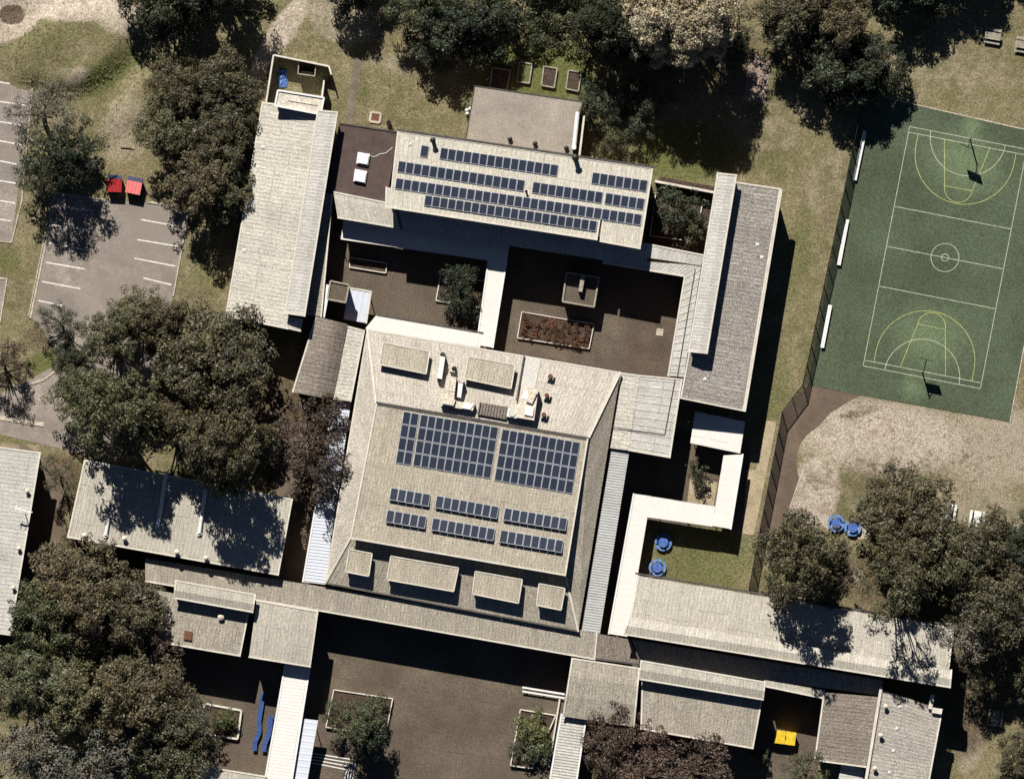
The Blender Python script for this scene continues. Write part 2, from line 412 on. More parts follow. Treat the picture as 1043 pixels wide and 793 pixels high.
def groundmat():
    m, nt, b = nodes('dry_grass_ground'); p = geo_pos(nt)
    n0 = noise(nt, p, 0.11, 6, .65); n1 = noise(nt, p, 0.5, 6, .7); n2 = noise(nt, p, 2.2, 5, .75); n3 = noise(nt, p, 5.5, 3, .6)
    c = mixc(nt, ramp(nt, n0, .38, .62), alb(146, 135, 104), alb(116, 113, 80))
    c = mixc(nt, ramp(nt, n1, .44, .68), c, alb(164, 151, 122))
    c = mixc(nt, math_(nt, 'MULTIPLY', ramp(nt, n2, .5, .66), .65), c, alb(86, 82, 54))
    c = mixc(nt, math_(nt, 'MULTIPLY', ramp(nt, noise(nt, p, .28, 5, .7), .52, .68), .55), c, alb(98, 104, 62))
    def fac(name, lo=.42, hi=.62, amt=1.0):
        a = nt.nodes.new('ShaderNodeAttribute'); a.attribute_name = name
        s_ = math_(nt, 'ADD', a.outputs['Fac'], math_(nt, 'MULTIPLY', math_(nt, 'SUBTRACT', n1, .5), 1.1))
        s_ = math_(nt, 'ADD', s_, math_(nt, 'MULTIPLY', math_(nt, 'SUBTRACT', n2, .5), .7))
        return math_(nt, 'MULTIPLY', ramp(nt, s_, lo - .15, hi + .15), amt)
    lush = mixc(nt, ramp(nt, n2, .4, .65), alb(112, 118, 64), alb(86, 96, 48))
    c = mixc(nt, fac('lush', amt=.85), c, lush)
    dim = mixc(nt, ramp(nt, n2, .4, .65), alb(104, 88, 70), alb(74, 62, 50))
    pale = mixc(nt, ramp(nt, n2, .38, .66), alb(212, 198, 180), alb(172, 156, 138))
    pale = mixc(nt, math_(nt, 'MULTIPLY', ramp(nt, n1, .45, .66), .7), pale, alb(150, 133, 114))
    c = mixc(nt, fac('pale', amt=.95), c, pale)
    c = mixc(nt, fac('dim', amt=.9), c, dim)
    c = mixc(nt, ramp(nt, n3, .38, .62), mixc(nt, 1.0, c, (.58, .57, .54, 1), 'MULTIPLY'), mixc(nt, 1.0, c, (1.16, 1.16, 1.16, 1), 'MULTIPLY'))
    nt.links.new(c, b.inputs['Base Color']); b.inputs['Roughness'].default_value = 1; b.inputs['Specular IOR Level'].default_value = .05
    bn = nt.nodes.new('ShaderNodeBump'); bn.inputs['Strength'].default_value = .7; bn.inputs['Distance'].default_value = .12
    nt.links.new(math_(nt, 'ADD', n2, math_(nt, 'MULTIPLY', n3, .5)), bn.inputs['Height']); nt.links.new(bn.outputs[0], b.inputs['Normal'])
    return m
me.materials.append(groundmat())
go = bpy.data.objects.new('ground', me); link(go); go['kind'] = 'structure'

PAVED = []    # polygons (photo pixels) where no grass grows
def sheet(name, poly, z, mat, thick=0.05, kind='structure', avoid=True):
    """a paved slab z metres above the ground sheet"""
    mb = MB(); p = [Wp(a, b, 0) for a, b in poly]
    mb.prism([(q.x, q.y, z - thick) for q in p], [(q.x, q.y, z) for q in p])
    o = mb.build(name, mat); o['kind'] = kind
    if avoid: PAVED.append(poly)
    return o
def pline(mb, a, b, w, z):
    p = Wp(*a); q = Wp(*b); d = (q - p).normalized(); s_ = Vector((-d.y, d.x, 0)) * (w / 2)
    mb.face([(p - s_) + Vector((0, 0, z)), (q - s_) + Vector((0, 0, z)), (q + s_) + Vector((0, 0, z)), (p + s_) + Vector((0, 0, z))])
def parc(mb, cw, r, a0, a1, w, z, n=48):
    for i in range(n):
        t0 = a0 + (a1 - a0) * i / n; t1 = a0 + (a1 - a0) * (i + 1) / n
        q = [(cw.x + (r + s_ * w / 2) * math.cos(t), cw.y + (r + s_ * w / 2) * math.sin(t), z) for t, s_ in ((t0, -1), (t1, -1), (t1, 1), (t0, 1))]
        mb.face(q)
def part_of(o, name, mb, mat):
    return mb.build(name, mat, o)

# paved areas
cp = sheet('car_park', [(54, 196), (193, 213), (176, 301), (160, 380), (120, 470), (-10, 440), (-10, 404), (20, 393), (62, 368), (40, 330), (31, 323)], 0.03, M['asphalt'])
cp2 = sheet('car_park', [(-40, 80), (33, 88), (11.6, 246), (-40, 240)], 0.03, M['asphalt'])
cp3 = sheet('car_park', [(-60, 276), (7, 283), (0, 328), (-60, 320)], 0.03, M['asphalt'])
for root, ls in ((cp, [((55.6, 209), (96, 215)), ((53, 229), (92, 234.5)), ((49, 247.5), (90, 255)), ((46, 267), (86.7, 274)), ((42.7, 286.6), (82, 294)), ((39, 306), (63, 311)),
                       ((154, 206), (189, 212)), ((143.7, 223.6), (184, 231)), ((140, 244), (182, 251)), ((137, 263), (178.6, 271)), ((146, 283), (174.7, 290))]),
                 (cp2, [((-30, 79), (34, 89)), ((-30, 99), (27, 107.5)), ((-30, 119), (24.5, 128)), ((-30, 138), (24.6, 148)), ((-30, 158), (20.7, 168)), ((-30, 179), (18, 187)), ((-30, 199), (15.5, 207)), ((-30, 219), (11, 225))])):
    for a, b in ls:
        mb = MB(); pline(mb, a, b, .16, .036); part_of(root, 'bay_line', mb, M['line'])
def kerb(pts, w=.16, h=.12, name='kerb', mat=None, label=None):
    mb = MB()
    for a, b in zip(pts[:-1], pts[1:]):
        p = Wp(*a); q = Wp(*b); d = (q - p); L = d.length; rz = math.atan2(d.y, d.x)
        c = (p + q) / 2
        mb.box((c.x, c.y, -.05), L + w * .9, w, h + .05 + rnd.uniform(0, .004), rz)
    o = mb.build(name, mat or M['kerb']); o['kind'] = 'structure'; return o
kerb([(55.6, 209), (53, 216), (31, 323)], .25); kerb([(51, 214), (29, 322)], .12); kerb([(192.5, 213), (176.5, 301)])
kerb([(54.5, 196), (105, 203)], .15); kerb([(150, 206), (192, 212)], .15)
kerb([(33, 89), (22, 205), (11.6, 247), (-20, 243)]); kerb([(-20, 281), (7, 284), (0, 328)])
kerb([(62, 369), (55, 379), (44, 387), (30, 391.5), (18, 393), (-10, 390)], .2); kerb([(-10, 424), (43, 432)], .5)
sheet('courtyard', [(338, 205), (700, 262), (684, 386), (503, 360), (350, 330), (325, 322)], 0.022, M['courtyard'])
sheet('courtyard', [(320, 600), (640, 650), (570, 800), (285, 800)], 0.026, M['courtyard'])
sheet('courtyard', [(185, 640), (320, 660), (290, 800), (165, 800)], 0.022, M['courtyard'])
sheet('courtyard', [(630, 640), (850, 690), (830, 800), (745, 800), (600, 780)], 0.02, M['courtyard'])
sheet('paving_slab', [(641, 320), (692, 329), (683, 386), (630, 378)], .0265, plain('courtyard_slab', alb(102, 88, 74), .9, .3, .25, 6), avoid=False)
for a, c in (((520, 300), (512, 358)), ((637, 318), (628, 378)), ((356, 300), (350, 330)), ((428, 285), (420, 335)), ((400, 280), (394, 325)), ((560, 640), (540, 800)), ((480, 625), (462, 800)), ((345, 690), (560, 725)), ((335, 745), (550, 780)), ((520, 358), (632, 377)), ((250, 725), (240, 790)), ((228, 722), (222, 785)), ((470, 740), (520, 748)), ((498, 742), (490, 800))):
    mb = MB(); pline(mb, a, c, .06, .034); o = mb.build('paving_joint', M['trim_dark']); o['kind'] = 'structure'
sheet('service_yard', [(282, 440), (345, 400), (320, 600), (270, 600)], 0.02, M['bitumen'])
sheet('service_yard', [(20, 450), (72, 480), (60, 560), (5, 650)], 0.02, M['bitumen'])
sheet('lightwell_paving', [(672, 180), (728, 190), (715, 268), (654, 258)], 0.018, M['soil'])
sheet('courtyard', [(640, 440), (766, 440), (757, 540), (650, 530), (615, 640), (600, 640)], 0.024, M['courtyard'])
sheet('concrete_path', [(781, 428), (791, 430), (768, 545), (756, 543), (761, 478), (770, 478)], 0.034, M['path'])
sheet('bitumen_path', [(824, 392), (880, 402), (868, 406), (846, 420), (834, 434), (817, 478), (799, 530), (775, 560), (772, 545), (797, 420)], 0.03, M['bitumen'])
kerb([(834, 436), (818, 478), (800, 530)], .14, .06)
sheet('gravel_path', [(366, 36), (374, 37), (365, 80), (360, 128), (352, 128), (357, 80)], 0.008, plain('path_gravel', alb(134, 122, 104), .95, .35, .6, 7))
pv = sheet('paved_patch', [(764, 56), (786, 60), (779, 106), (757, 102)], 0.02, M['paver'])
# pavers: real slabs set with open joints
A_, B_, D_ = Wp(764, 56), Wp(786, 60), Wp(757, 102)
me_p = None
for i in range(5):
    for j in range(10):
        c = A_ + (B_ - A_) * ((i + .5) / 5) + (D_ - A_) * ((j + .5) / 10)
        if me_p is None:
            mb = MB(); mb.box((0, 0, 0), .5, .54, .035); o = mb.build('paver', M['paver'], pv); me_p = o.data
        else: o = link(bpy.data.objects.new('paver', me_p), pv)
        o.location = (c.x, c.y, .012 + rnd.uniform(0, .012)); o.rotation_euler.z = math.atan2((B_ - A_).y, (B_ - A_).x) + rnd.uniform(-.03, .03)

# ------------------------------------------------------------------ sports court
def courtmat():
    m, nt, b = nodes('court_acrylic'); p = geo_pos(nt)
    n1 = noise(nt, p, .09, 6, .6); n2 = noise(nt, p, 6, 2, .6); n3 = noise(nt, p, .7, 5, .7)
    c = mixc(nt, ramp(nt, n1, .35, .65), alb(79, 86, 68), alb(95, 104, 82))
    # worn, paler acrylic where the play is: under the two rings
    for px, py, r in ((985, 165, 5.2), (945, 345, 5.0), (990, 128, 1.6), (930, 395, 2.0)):
        q = Wp(px, py); vm = nt.nodes.new('ShaderNodeVectorMath'); vm.operation = 'DISTANCE'; nt.links.new(p, vm.inputs[0]); vm.inputs[1].default_value = q
        d = math_(nt, 'ADD', math_(nt, 'DIVIDE', vm.outputs['Value'], r), math_(nt, 'MULTIPLY', math_(nt, 'SUBTRACT', n3, .5), .9))
        c = mixc(nt, math_(nt, 'MULTIPLY', ramp(nt, d, 1.1, .2), .42), c, alb(138, 154, 114))
    c = mixc(nt, ramp(nt, n2, .38, .62), mixc(nt, 1.0, c, (.62, .64, .62, 1), 'MULTIPLY'), mixc(nt, 1.0, c, (1.15, 1.15, 1.15, 1), 'MULTIPLY'))
    nt.links.new(c, b.inputs['Base Color']); b.inputs['Roughness'].default_value = .9; b.inputs['Specular IOR Level'].default_value = .1
    return m
court = sheet('sports_court', [(878, 94), (1085, 141), (1074, 190), (1028.5, 429.5), (823, 392.5)], 0.05, courtmat())
kerb([(893, 97.5), (1085, 141.5)], .13, .07); kerb([(1028.5, 430), (1044, 348)], .12, .07)
cu = (Wp(879, 373.5) - Wp(926.5, 129)).normalized()            # along the court, towards the lower ring
cv = Vector((-cu.y, cu.x, 0))                                   # across, to the right
CO = Wp(926.5, 129); LC = 30.5; WC = 14.95
def cpt(u, v): return CO + cu * u + cv * v
def cl(a, b, w=.07, mat='line_court', z=.056):
    mb = MB(); d = (b - a).normalized(); s_ = Vector((-d.y, d.x, 0)) * (w / 2); k = Vector((0, 0, z))
    mb.face([a - s_ + k, b - s_ + k, b + s_ + k, a + s_ + k]); part_of(court, 'court_line', mb, M[mat])
def ca(c, r, a0, a1, w=.07, mat='line_court', z=.06):
    mb = MB(); b0 = math.atan2(cv.y, cv.x)
    parc(mb, c, r, b0 + a0, b0 + a1, w, z); part_of(court, 'court_line', mb, M[mat])
for v in (0, WC): cl(cpt(0, v), cpt(LC, v))
for u in (0, LC / 3, LC / 2, 2 * LC / 3, LC): cl(cpt(u, 0), cpt(u, WC))
cl(cpt(.72, 0), cpt(.72, WC)); cl(cpt(LC - .72, 0), cpt(LC - .72, WC))
ca(cpt(LC / 2, WC / 2), .45, 0, 2 * math.pi); ca(cpt(LC / 2, WC / 2), 1.76, 0, 2 * math.pi, z=.064)
sg = 1 if cv.cross(cu).z > 0 else -1
for base, dr in ((0.0, 1), (LC, -1)):
    c0 = cpt(base, WC / 2); d_ = cu * dr
    ca(c0, 4.75, 0, sg * dr * math.pi, mat='line_court', z=.068)
    b0 = base + dr * .72
    c1 = cpt(base + dr * 2.1, WC / 2); ca(c1, 6.25, 0, sg * dr * math.pi, mat='line_yellow', z=.072)
    for s_ in (-1, 1):
        cl(cpt(b0, WC / 2 + s_ * 6.25), cpt(base + dr * 2.1, WC / 2 + s_ * 6.25), mat='line_yellow', z=.072)
        cl(cpt(b0, WC / 2 + s_ * 2.9), cpt(b0 + dr * 5.7, WC / 2 + s_ * 1.75), mat='line_yellow', z=.076)
    cl(cpt(b0 + dr * 5.7, WC / 2 - 1.75), cpt(b0 + dr * 5.7, WC / 2 + 1.75), mat='line_yellow', z=.08)
    ca(cpt(b0 + dr * 5.7, WC / 2), 1.75, 0, sg * dr * math.pi, mat='line_yellow', z=.084)

# ------------------------------------------------------------------ building kit
PATCH = []     # roof patches for roof_z
def roof_z(px, py, default=0.0):
    best = None
    for quad, zs in PATCH:
        if in_poly(px, py, quad):
            A = np.array([[q[0], q[1], 1] for q in quad]); sol = np.linalg.lstsq(A, np.array(zs), rcond=None)[0]
            z = sol[0] * px + sol[1] * py + sol[2]
            if best is None or z > best: best = z
    return default if best is None else best
def in_poly(x, y, poly):
    c = False; n = len(poly)
    for i in range(n):
        x1, y1 = poly[i]; x2, y2 = poly[i - 1]
        if (y1 > y) != (y2 > y) and x < (x2 - x1) * (y - y1) / (y2 - y1) + x1: c = not c
    return c
def lerp(a, b, t): return a + (b - a) * t
def roof(root, quad, z, mat, ribs='v', pitch=.42, rib_h=.026, along=None, edges='', name='roof', thick=.16, trim='trim', rib_w=.3, trim_w=.2):
    """quad: four photo corners A B C D (clockwise from upper left), z: their heights.
    ribs 'v' run from AB to DC, 'h' from AD to BC; along = [(t, dz), ...] bends the sheet."""
    zs = list(z) if isinstance(z, (list, tuple)) else [z] * 4
    PATCH.append((quad, zs))
    A, B, Cc, D = [Wp(q[0], q[1], h) for q, h in zip(quad, zs)]
    if ribs == 'h': A0, A1, B0, B1 = A, B, D, Cc        # start edge A-D, end edge B-C
    else: A0, A1, B0, B1 = A, D, B, Cc                    # start edge A-B, end edge D-C
    al = along or [(0, 0), (1, 0)]
    width = ((B0 - A0).length + (B1 - A1).length) / 2; length = ((A1 - A0).length + (B1 - B0).length) / 2
    n = max(2, int(round(width / pitch)))
    prof = [(0, 0)]
    for i in range(n):
        prof += [((i + .5 - rib_w * .5) / n, 0), ((i + .5 - rib_w * .28) / n, rib_h), ((i + .5 + rib_w * .28) / n, rib_h), ((i + .5 + rib_w * .5) / n, 0)]
    prof.append((1, 0))
    mb = MB()
    def pt(s_, t, dz): return lerp(lerp(A0, B0, s_), lerp(A1, B1, s_), t) + Vector((0, 0, dz))
    # ribbed skin
    base = len(mb.v)
    for s_, h in prof:
        for t, dz in al: mb.v.append(tuple(pt(s_, t, dz + h)))
    m_ = len(al); up = (B0 - A0).cross(A1 - A0).z > 0
    for i in range(len(prof) - 1):
        for j in range(m_ - 1):
            q = [base + i * m_ + j, base + (i + 1) * m_ + j, base + (i + 1) * m_ + j + 1, base + i * m_ + j + 1]
            w = [(prof[i][0] * width, al[j][0] * length), (prof[i + 1][0] * width, al[j][0] * length), (prof[i + 1][0] * width, al[j + 1][0] * length), (prof[i][0] * width, al[j + 1][0] * length)]
            if not up: q = q[::-1]; w = w[::-1]
            mb.f.append(tuple(q)); mb.m.append(0); mb.uv[len(mb.f) - 1] = w
    # slab below
    for j in range(m_ - 1):
        (t0, d0), (t1, d1) = al[j], al[j + 1]
        e = -.012
        mb.prism([pt(0, t0, d0 - thick), pt(1, t0, d0 - thick), pt(1, t1, d1 - thick), pt(0, t1, d1 - thick)],
                 [pt(0, t0, d0 + e), pt(1, t0, d0 + e), pt(1, t1, d1 + e), pt(0, t1, d1 + e)])
    o = mb.build(name, mat, root)
    ed = {'T': (A, B), 'R': (B, Cc), 'B': (D, Cc), 'L': (A, D)}
    for k in edges.upper():
        a, b = ed[k]
        tb = MB(); dd = 0
        if along and ((ribs == 'v' and k in 'LR') or (ribs == 'h' and k in 'TB')):
            pts = [lerp(a, b, t) + Vector((0, 0, dz)) for t, dz in al]
        else:
            if along: dd = al[0][1] if (k in 'TL') else al[-1][1]
            pts = [a + Vector((0, 0, dd)), b + Vector((0, 0, dd))]
        cen = (A + B + Cc + D) / 4
        for p, q in zip(pts[:-1], pts[1:]):
            dn = (q - p).cross(Vector((0, 0, 1))).normalized()
            if dn.dot(cen - p) < 0: dn = -dn
            off = dn * (trim_w * .3) + Vector((0, 0, .0 - rnd.uniform(.0, .01)))
            ex = (q - p).normalized() * .05
            tb.bar(p + off - ex, q + off + ex, trim_w, .15)
        tb.build('fascia', M[trim if k in edges else 'trim_dark'], root)
    return o
WIN = {}
def walls(root, poly, ztop, d=.4, base=0.0, mat='wall', name='wall', windows=0, zsill=1.0):
    zs = ztop if isinstance(ztop, (list, tuple)) else [ztop] * len(poly)
    w = [Wp(q[0], q[1], h) for q, h in zip(poly, zs)]
    ins = inset([(v.x, v.y) for v in w], d)
    mb = MB(); mb.prism([(p.x, p.y, base) for p in ins], [(p.x, p.y, h - .17) for p, h in zip(ins, zs)])
    o = mb.build(name, M[mat], root)
    if windows:
        org = origin(root)
        sgn = 1 if ccw([(p.x, p.y) for p in ins]) else -1
        for i in range(len(ins)):
            p, q = ins[i], ins[(i + 1) % len(ins)]; L = (q - p).length
            if L < 6: continue
            e = (q - p) / L; nrm = Vector((e.y, -e.x)) * sgn
            n = int(L // 3.6)
            for k in range(n):
                for fl in range(windows):
                    c = p + e * (L * (k + .5) / n) + nrm * .02
                    if 'w' not in WIN:
                        mb = MB(); mb.box((0, 0, 0), 1.9, .08, 1.35, 0, 0)
                        mb.box((-.46, 0, .08), .84, .1, 1.19, 0, 1); mb.box((.46, 0, .08), .84, .1, 1.19, 0, 1)
                        ow = mb.build('window', [M['white'], M['pane']]); ow.parent = o; WIN['w'] = ow.data
                    else: ow = link(bpy.data.objects.new('window', WIN['w']), o)
                    ow.location = Vector((c.x, c.y, zsill + fl * 3.3)) - org; ow.rotation_euler.z = math.atan2(e.y, e.x)
    return o
def centre(poly): return Wp(sum(p[0] for p in poly) / len(poly), sum(p[1] for p in poly) / len(poly), 0)
def bld(name, label, cat, poly, group=None): return thing(name, label, cat, centre(poly), group)
def strip(root, quad, z, mat, ribs, along, base, edges='TRBL', pitch=.42):
    """a raised clerestory: walls that stand up through the lower roof, and its own bent sheet"""
    zs = z if isinstance(z, (list, tuple)) else [z] * 4
    walls(root, quad, [h - .05 for h in zs], .22, base, 'trim_dark', 'clerestory_wall')
    return roof(root, quad, zs, mat, ribs, pitch, along=along, edges=edges, name='clerestory_roof')
def monitor(root, quad, ztop, base, mat, ribs='v', edges='TRBL'):
    zs = ztop if isinstance(ztop, (list, tuple)) else [ztop] * 4
    w = walls(root, quad, zs, .12, base, 'trim_dark', 'roof_monitor')
    r = roof(w, quad, zs, mat, ribs, .36, edges='', name='monitor_roof', thick=.12)
    for k in edges:
        pass
    A, B, Cc, D = [Wp(q[0], q[1], h) for q, h in zip(quad, zs)]
    for p, q in ((A, B), (B, Cc), (D, Cc), (A, D)):
        tb = MB(); u = Vector((0, 0, .0)); tb.bar(p + u, q + u, .14, .15); tb.build('fascia', M['trim'], w)
    return w
def roof_vent(root, px, py, kind='cowl', z=None, r=.28, h=.7):
    z = roof_z(px, py) if z is None else z; c = Wp(px, py, z); mb = MB()
    if kind == 'cowl':
        mb.tube([c - Vector((0, 0, .1)), c + Vector((0, 0, h * .6))], r * .55, 10)
        mb.disc((c.x, c.y, c.z + h * .55), r * .8, h * .2, 14, 0, r); mb.disc((c.x, c.y, c.z + h * .75), r, h * .25, 14, 0, r * .35)
        mb.build('roof_vent', M['duct'], root)
    elif kind == 'pipe':
        mb.tube([c - Vector((0, 0, .1)), c + Vector((0, 0, h))], r * .5, 10); mb.disc((c.x, c.y, c.z + h), r * .75, .12, 12, 0, r * .2)
        mb.build('vent_pipe', M['black'], root)
    elif kind == 'dome':
        mb.box((c.x, c.y, c.z - .02), r * 2, r * 2, .12, -.15); mb.disc((c.x, c.y, c.z + .1), r * .85, h * .3, 12, 0, r * .3); mb.build('roof_vent', M['white'], root)
    elif kind == 'rust':
        mb.box((c.x, c.y, c.z - .1), r * 1.5, r * 1.5, h * .55, -.16); mb.box((c.x, c.y, c.z + h * .45), r * 2.1, r * 2.1, h * .16, -.16)
        mb.disc((c.x, c.y, c.z + h * .62), r * .75, h * .25, 12, 1, r * .6); mb.build('roof_vent', [M['duct'], M['rust']], root)
def slab_px(root, name, quad, z0, z1, mat):
    mb = MB(); p = [Wp(q[0], q[1], z1) for q in quad]
    mb.prism([(q.x, q.y, z0) for q in p], [(q.x, q.y, z1) for q in p]); return mb.build(name, mat, root)

# ------------------------------------------------------------------ buildings
# west wing: long sheet falling to the west, raised strip along its east side
q = [(267, 104), (324, 113), (294, 335), (229.5, 322)]
b = bld('classroom_wing', 'long tan ribbed metal roofed wing beside the trees, west of the courtyards', 'building', [(267, 104), (344, 113), (311, 322), (229.5, 322)])
walls(b, [(267, 104), (340, 113), (306, 337), (229.5, 322)], [5, 5.6, 5.6, 5], .35, windows=1)
roof(b, [(267, 104), (325, 112), (293.5, 335), (229.5, 322)], [5.0, 6.2, 6.2, 5.0], M['roof_tan'], 'h', .5, edges='TBL')
roof(b, [(291, 322), (309, 325), (306, 337.5), (291, 334)], [6.14, 6.0, 6.0, 6.14], M['roof_tan'], 'h', .5, edges='B')
strip(b, [(323.5, 112), (344, 114), (310.6, 322), (290, 319)], [7.3, 7.5, 7.5, 7.3], M['roof_light'], 'h', [(0, 0), (.62, .12), (1, -.06)], 4.6, 'TRBL')
for p in ((262, 150), (252, 205), (243, 255)): roof_vent(b, p[0] + 6, p[1], 'dome', r=.2, h=.3)

# north annexe of the wing: white roofed plant room
b = bld('plant_room', 'small white flat roofed plant room at the north end of the west wing', 'building', [(282, 92), (330, 99), (327, 116), (280, 108)])
q = [(283, 92), (330, 99.5), (326.5, 116.5), (280, 107.5)]
walls(b, q, 6.7, .15, 0, 'white'); slab_px(b, 'roof', q, 6.55, 6.75, plain('cream_membrane', alb(226, 215, 196), .7, .22, 1.2, 6))
for e, (p, r) in enumerate(((q[0], q[1]), (q[1], q[2]), (q[2], q[3]), (q[3], q[0]))):
    mb = MB(); mb.bar(Wp(p[0], p[1], 6.83), Wp(r[0], r[1], 6.83 + e * .003), .22, .16); mb.build('parapet', M['white'], b)
mb = MB(); mb.bar(Wp(293, 102, 6.8), Wp(323, 107, 6.8), .12, .1); mb.build('cable_tray', M['duct'], b)
# walled yard
b = thing('garden_wall', 'cream walled service yard enclosure north of the west wing', 'wall', Wp(300, 75))
for p, r in (((278.5, 56), (335, 67.5)), ((278.5, 56), (271, 104)), ((335, 67.5), (337.5, 76)), ((330, 82), (328, 99))):
    mb = MB(); a = Wp(*p, 2.6); c = Wp(*r, 2.6); mb.bar(a - Vector((0, 0, 1.25)), c - Vector((0, 0, 1.25 + .004)), .2, 2.6); mb.build('wall', M['trim'], b)
b = thing('storage_cage', 'open topped grey box cage inside the walled service yard', 'cage', Wp(312, 70))
for k, (p, r) in enumerate((((304.5, 61), (322, 63.5)), ((322, 63.5), (320.5, 77.5)), ((320.5, 77.5), (303.5, 75)), ((303.5, 75), (304.5, 61)))):
    mb = MB(); a = Wp(*p, 2.0); c = Wp(*r, 2.0); d = Vector((0, 0, .95 + .003 * k)); mb.bar(a - d, c - d, .12, 2.1); mb.build('side_panel', M['timber'], b)
mb = MB(); mb.bar(Wp(307, 74, .9), Wp(319, 76, .9), .5, .12); mb.build('shelf', M['timber'], b)
# crumpled blue tarp
mb = MB(); c = Wp(288, 80, 0); rr = np.random.RandomState(4); n_ = 11
g_ = [[None] * n_ for _ in range(n_)]
for i in range(n_):
    for j in range(n_):
        u = i / (n_ - 1) * 2 - 1; v = j / (n_ - 1) * 2 - 1; d = max(0, 1 - (u * u + v * v) * .6)
        g_[i][j] = (c.x + u * .65 + rr.uniform(-.07, .07), c.y + v * 1.1 + rr.uniform(-.07, .07), .03 + d * .55 * rr.uniform(.5, 1.1))
for i in range(n_ - 1):
    for j in range(n_ - 1): mb.face([g_[i][j], g_[i + 1][j], g_[i + 1][j + 1], g_[i][j + 1]])
single('tarpaulin', mb, M['tarp'], 'crumpled bright blue tarpaulin heap on the grass inside the walled yard', 'tarp')

# brown flat roof with two rooflights
b = bld('link_building', 'low building with dark brown flat roof carrying two white rooflights', 'building', [(345, 126), (406, 135), (392, 206), (340, 195)])
q = [(345.5, 125.5), (406.5, 134.6), (393, 206), (333, 195)]
walls(b, q, 5.1, .2); slab_px(b, 'roof', q, 4.95, 5.1, M['brown_roof'])
mb = MB(); mb.bar(Wp(346, 125.5, 5.12), Wp(406, 134.6, 5.12), .18, .2); mb.build('fascia', M['trim_dark'], b)
for q in ([(364.5, 154.8), (377, 157), (374.8, 168.5), (362.8, 166.5)], [(361.5, 172), (374, 174.5), (372, 187), (359.8, 184.5)]):
    s_ = slab_px(b, 'rooflight', q, 5.08, 5.45, M['white']); ins = inset([tuple(Wp(*p, 5.5)[:2]) for p in q], .14)
    mb = MB(); mb.prism([(p.x, p.y, 5.44) for p in ins], [(p.x * .999 , p.y * .999, 5.62) for p in ins]); mb.build('dome', M['sky_dome'], s_)
mb = MB(); pts = [(375, 158), (381, 160), (387, 157), (393, 156), (400, 150)]
mb.tube([Wp(a, c, 5.15) for a, c in pts], .04, 6); mb.build('cable', M['white'], b)

# north block (solar roof, two storeys)
poly = [(405, 133), (665, 171), (652, 253), (611, 246.5), (609, 244), (393, 211), (394, 191), (399, 190)]
b = bld('north_block', 'tall cream roofed block with rows of solar panels north of the courtyards', 'building', poly)
walls(b, [(405, 134), (665, 171), (652, 252), (393, 210.5)], [7.9, 7.9, 8.2, 8.2], .45, windows=2)
roof(b, [(405, 133), (665, 171), (656, 229), (398.5, 191)], [7.9, 7.9, 8.2, 8.2], M['roof_cream'], 'v', .6, edges='TrRL', rib_h=.03)
roof(b, [(393, 190.5), (611.5, 222.5), (608, 244.4), (392.5, 211)], [8.26, 8.26, 8.33, 8.33], M['roof_cream'], 'v', .6, edges='BLR', rib_h=.03)
roof(b, [(614, 222.5), (656, 229), (652, 253.5), (611, 246)], [8.22, 8.22, 8.30, 8.30], M['roof_cream'], 'v', .3, edges='BLR', rib_h=.05)
mb = MB(); mb.bar(Wp(404, 132, 7.95), Wp(668, 170.5, 7.95), .22, .2); mb.build('gutter', M['trim_dark'], b)
roof_vent(b, 441, 143, 'pipe', r=.5, h=1.2); roof_vent(b, 586, 161, 'pipe', r=.6, h=1.5); roof_vent(b, 536, 195, 'pipe', r=.25, h=.6); roof_vent(b, 418, 147, 'dome', r=.15, h=.2)

# gravel roofed annexe
b = bld('hall_annexe', 'flat brown gravel roofed annexe on the north side of the solar block', 'building', [(484, 88), (591, 102), (583, 158), (475, 136)])
q = [(483.5, 87.5), (593, 103.5), (583, 160), (474.5, 141)]
walls(b, q, 4.4, .15, windows=1); slab_px(b, 'roof', q, 4.25, 4.4, M['gravel_roof'])
for e, (p, r) in enumerate(((q[0], q[1]), (q[3], q[0]))):
    mb = MB(); mb.bar(Wp(*p, 4.42), Wp(*r, 4.42), .13, .1 + e * .004); mb.build('fascia', M['trim_dark'], b)
for p in ((519.5, 142), (545, 146.5), (577, 151)): roof_vent(b, p[0], p[1], 'pipe', 4.4, .42, .35)
mb = MB(); mb.tube([Wp(588.5, 114, 4.75), Wp(584.5, 152, 4.75)], .28, 12); mb.tube([Wp(584.5, 150, 4.3), Wp(584.5, 150, 5.6)], .3, 12); mb.build('flue_pipe', M['white'], b)
mb = MB(); mb.bar(Wp(595, 118, 4.4), Wp(590, 160, 4.4), .25, .18); mb.build('gutter', M['trim'], b)

# upper walkway roofs round the courtyards
b = bld('covered_walkway', 'tan walkway roof linking the west wing to the solar block', 'walkway', [(340, 195), (392, 207), (397, 231), (344, 222)])
roof(b, [(339.5, 195), (403, 208), (409, 233), (344, 222)], [5.25, 5.25, 5.1, 5.1], M['roof_tan'], 'v', .5, along=[(0, .1), (.3, .14), (1, 0)], edges='TBr')
roof(b, [(403.5, 208.2), (662, 248), (658, 272), (409.5, 233)], [5.2, 5.2, 5.06, 5.06], M['roof_light'], 'v', .5, edges='')
roof(b, [(327, 196), (339, 197.5), (327.5, 322.5), (309, 320)], [5.0, 5.05, 5.05, 5.0], M['roof_olive'], 'h', .5, edges='R')
walls(b, [(341, 196), (392, 207), (396, 229), (345, 221)], 5.0, .3); walls(b, [(400, 208), (655, 248), (652, 262), (404, 224)], 5.0, .3); walls(b, [(329, 196), (339, 198), (327, 322), (311, 320)], 4.95, .25)

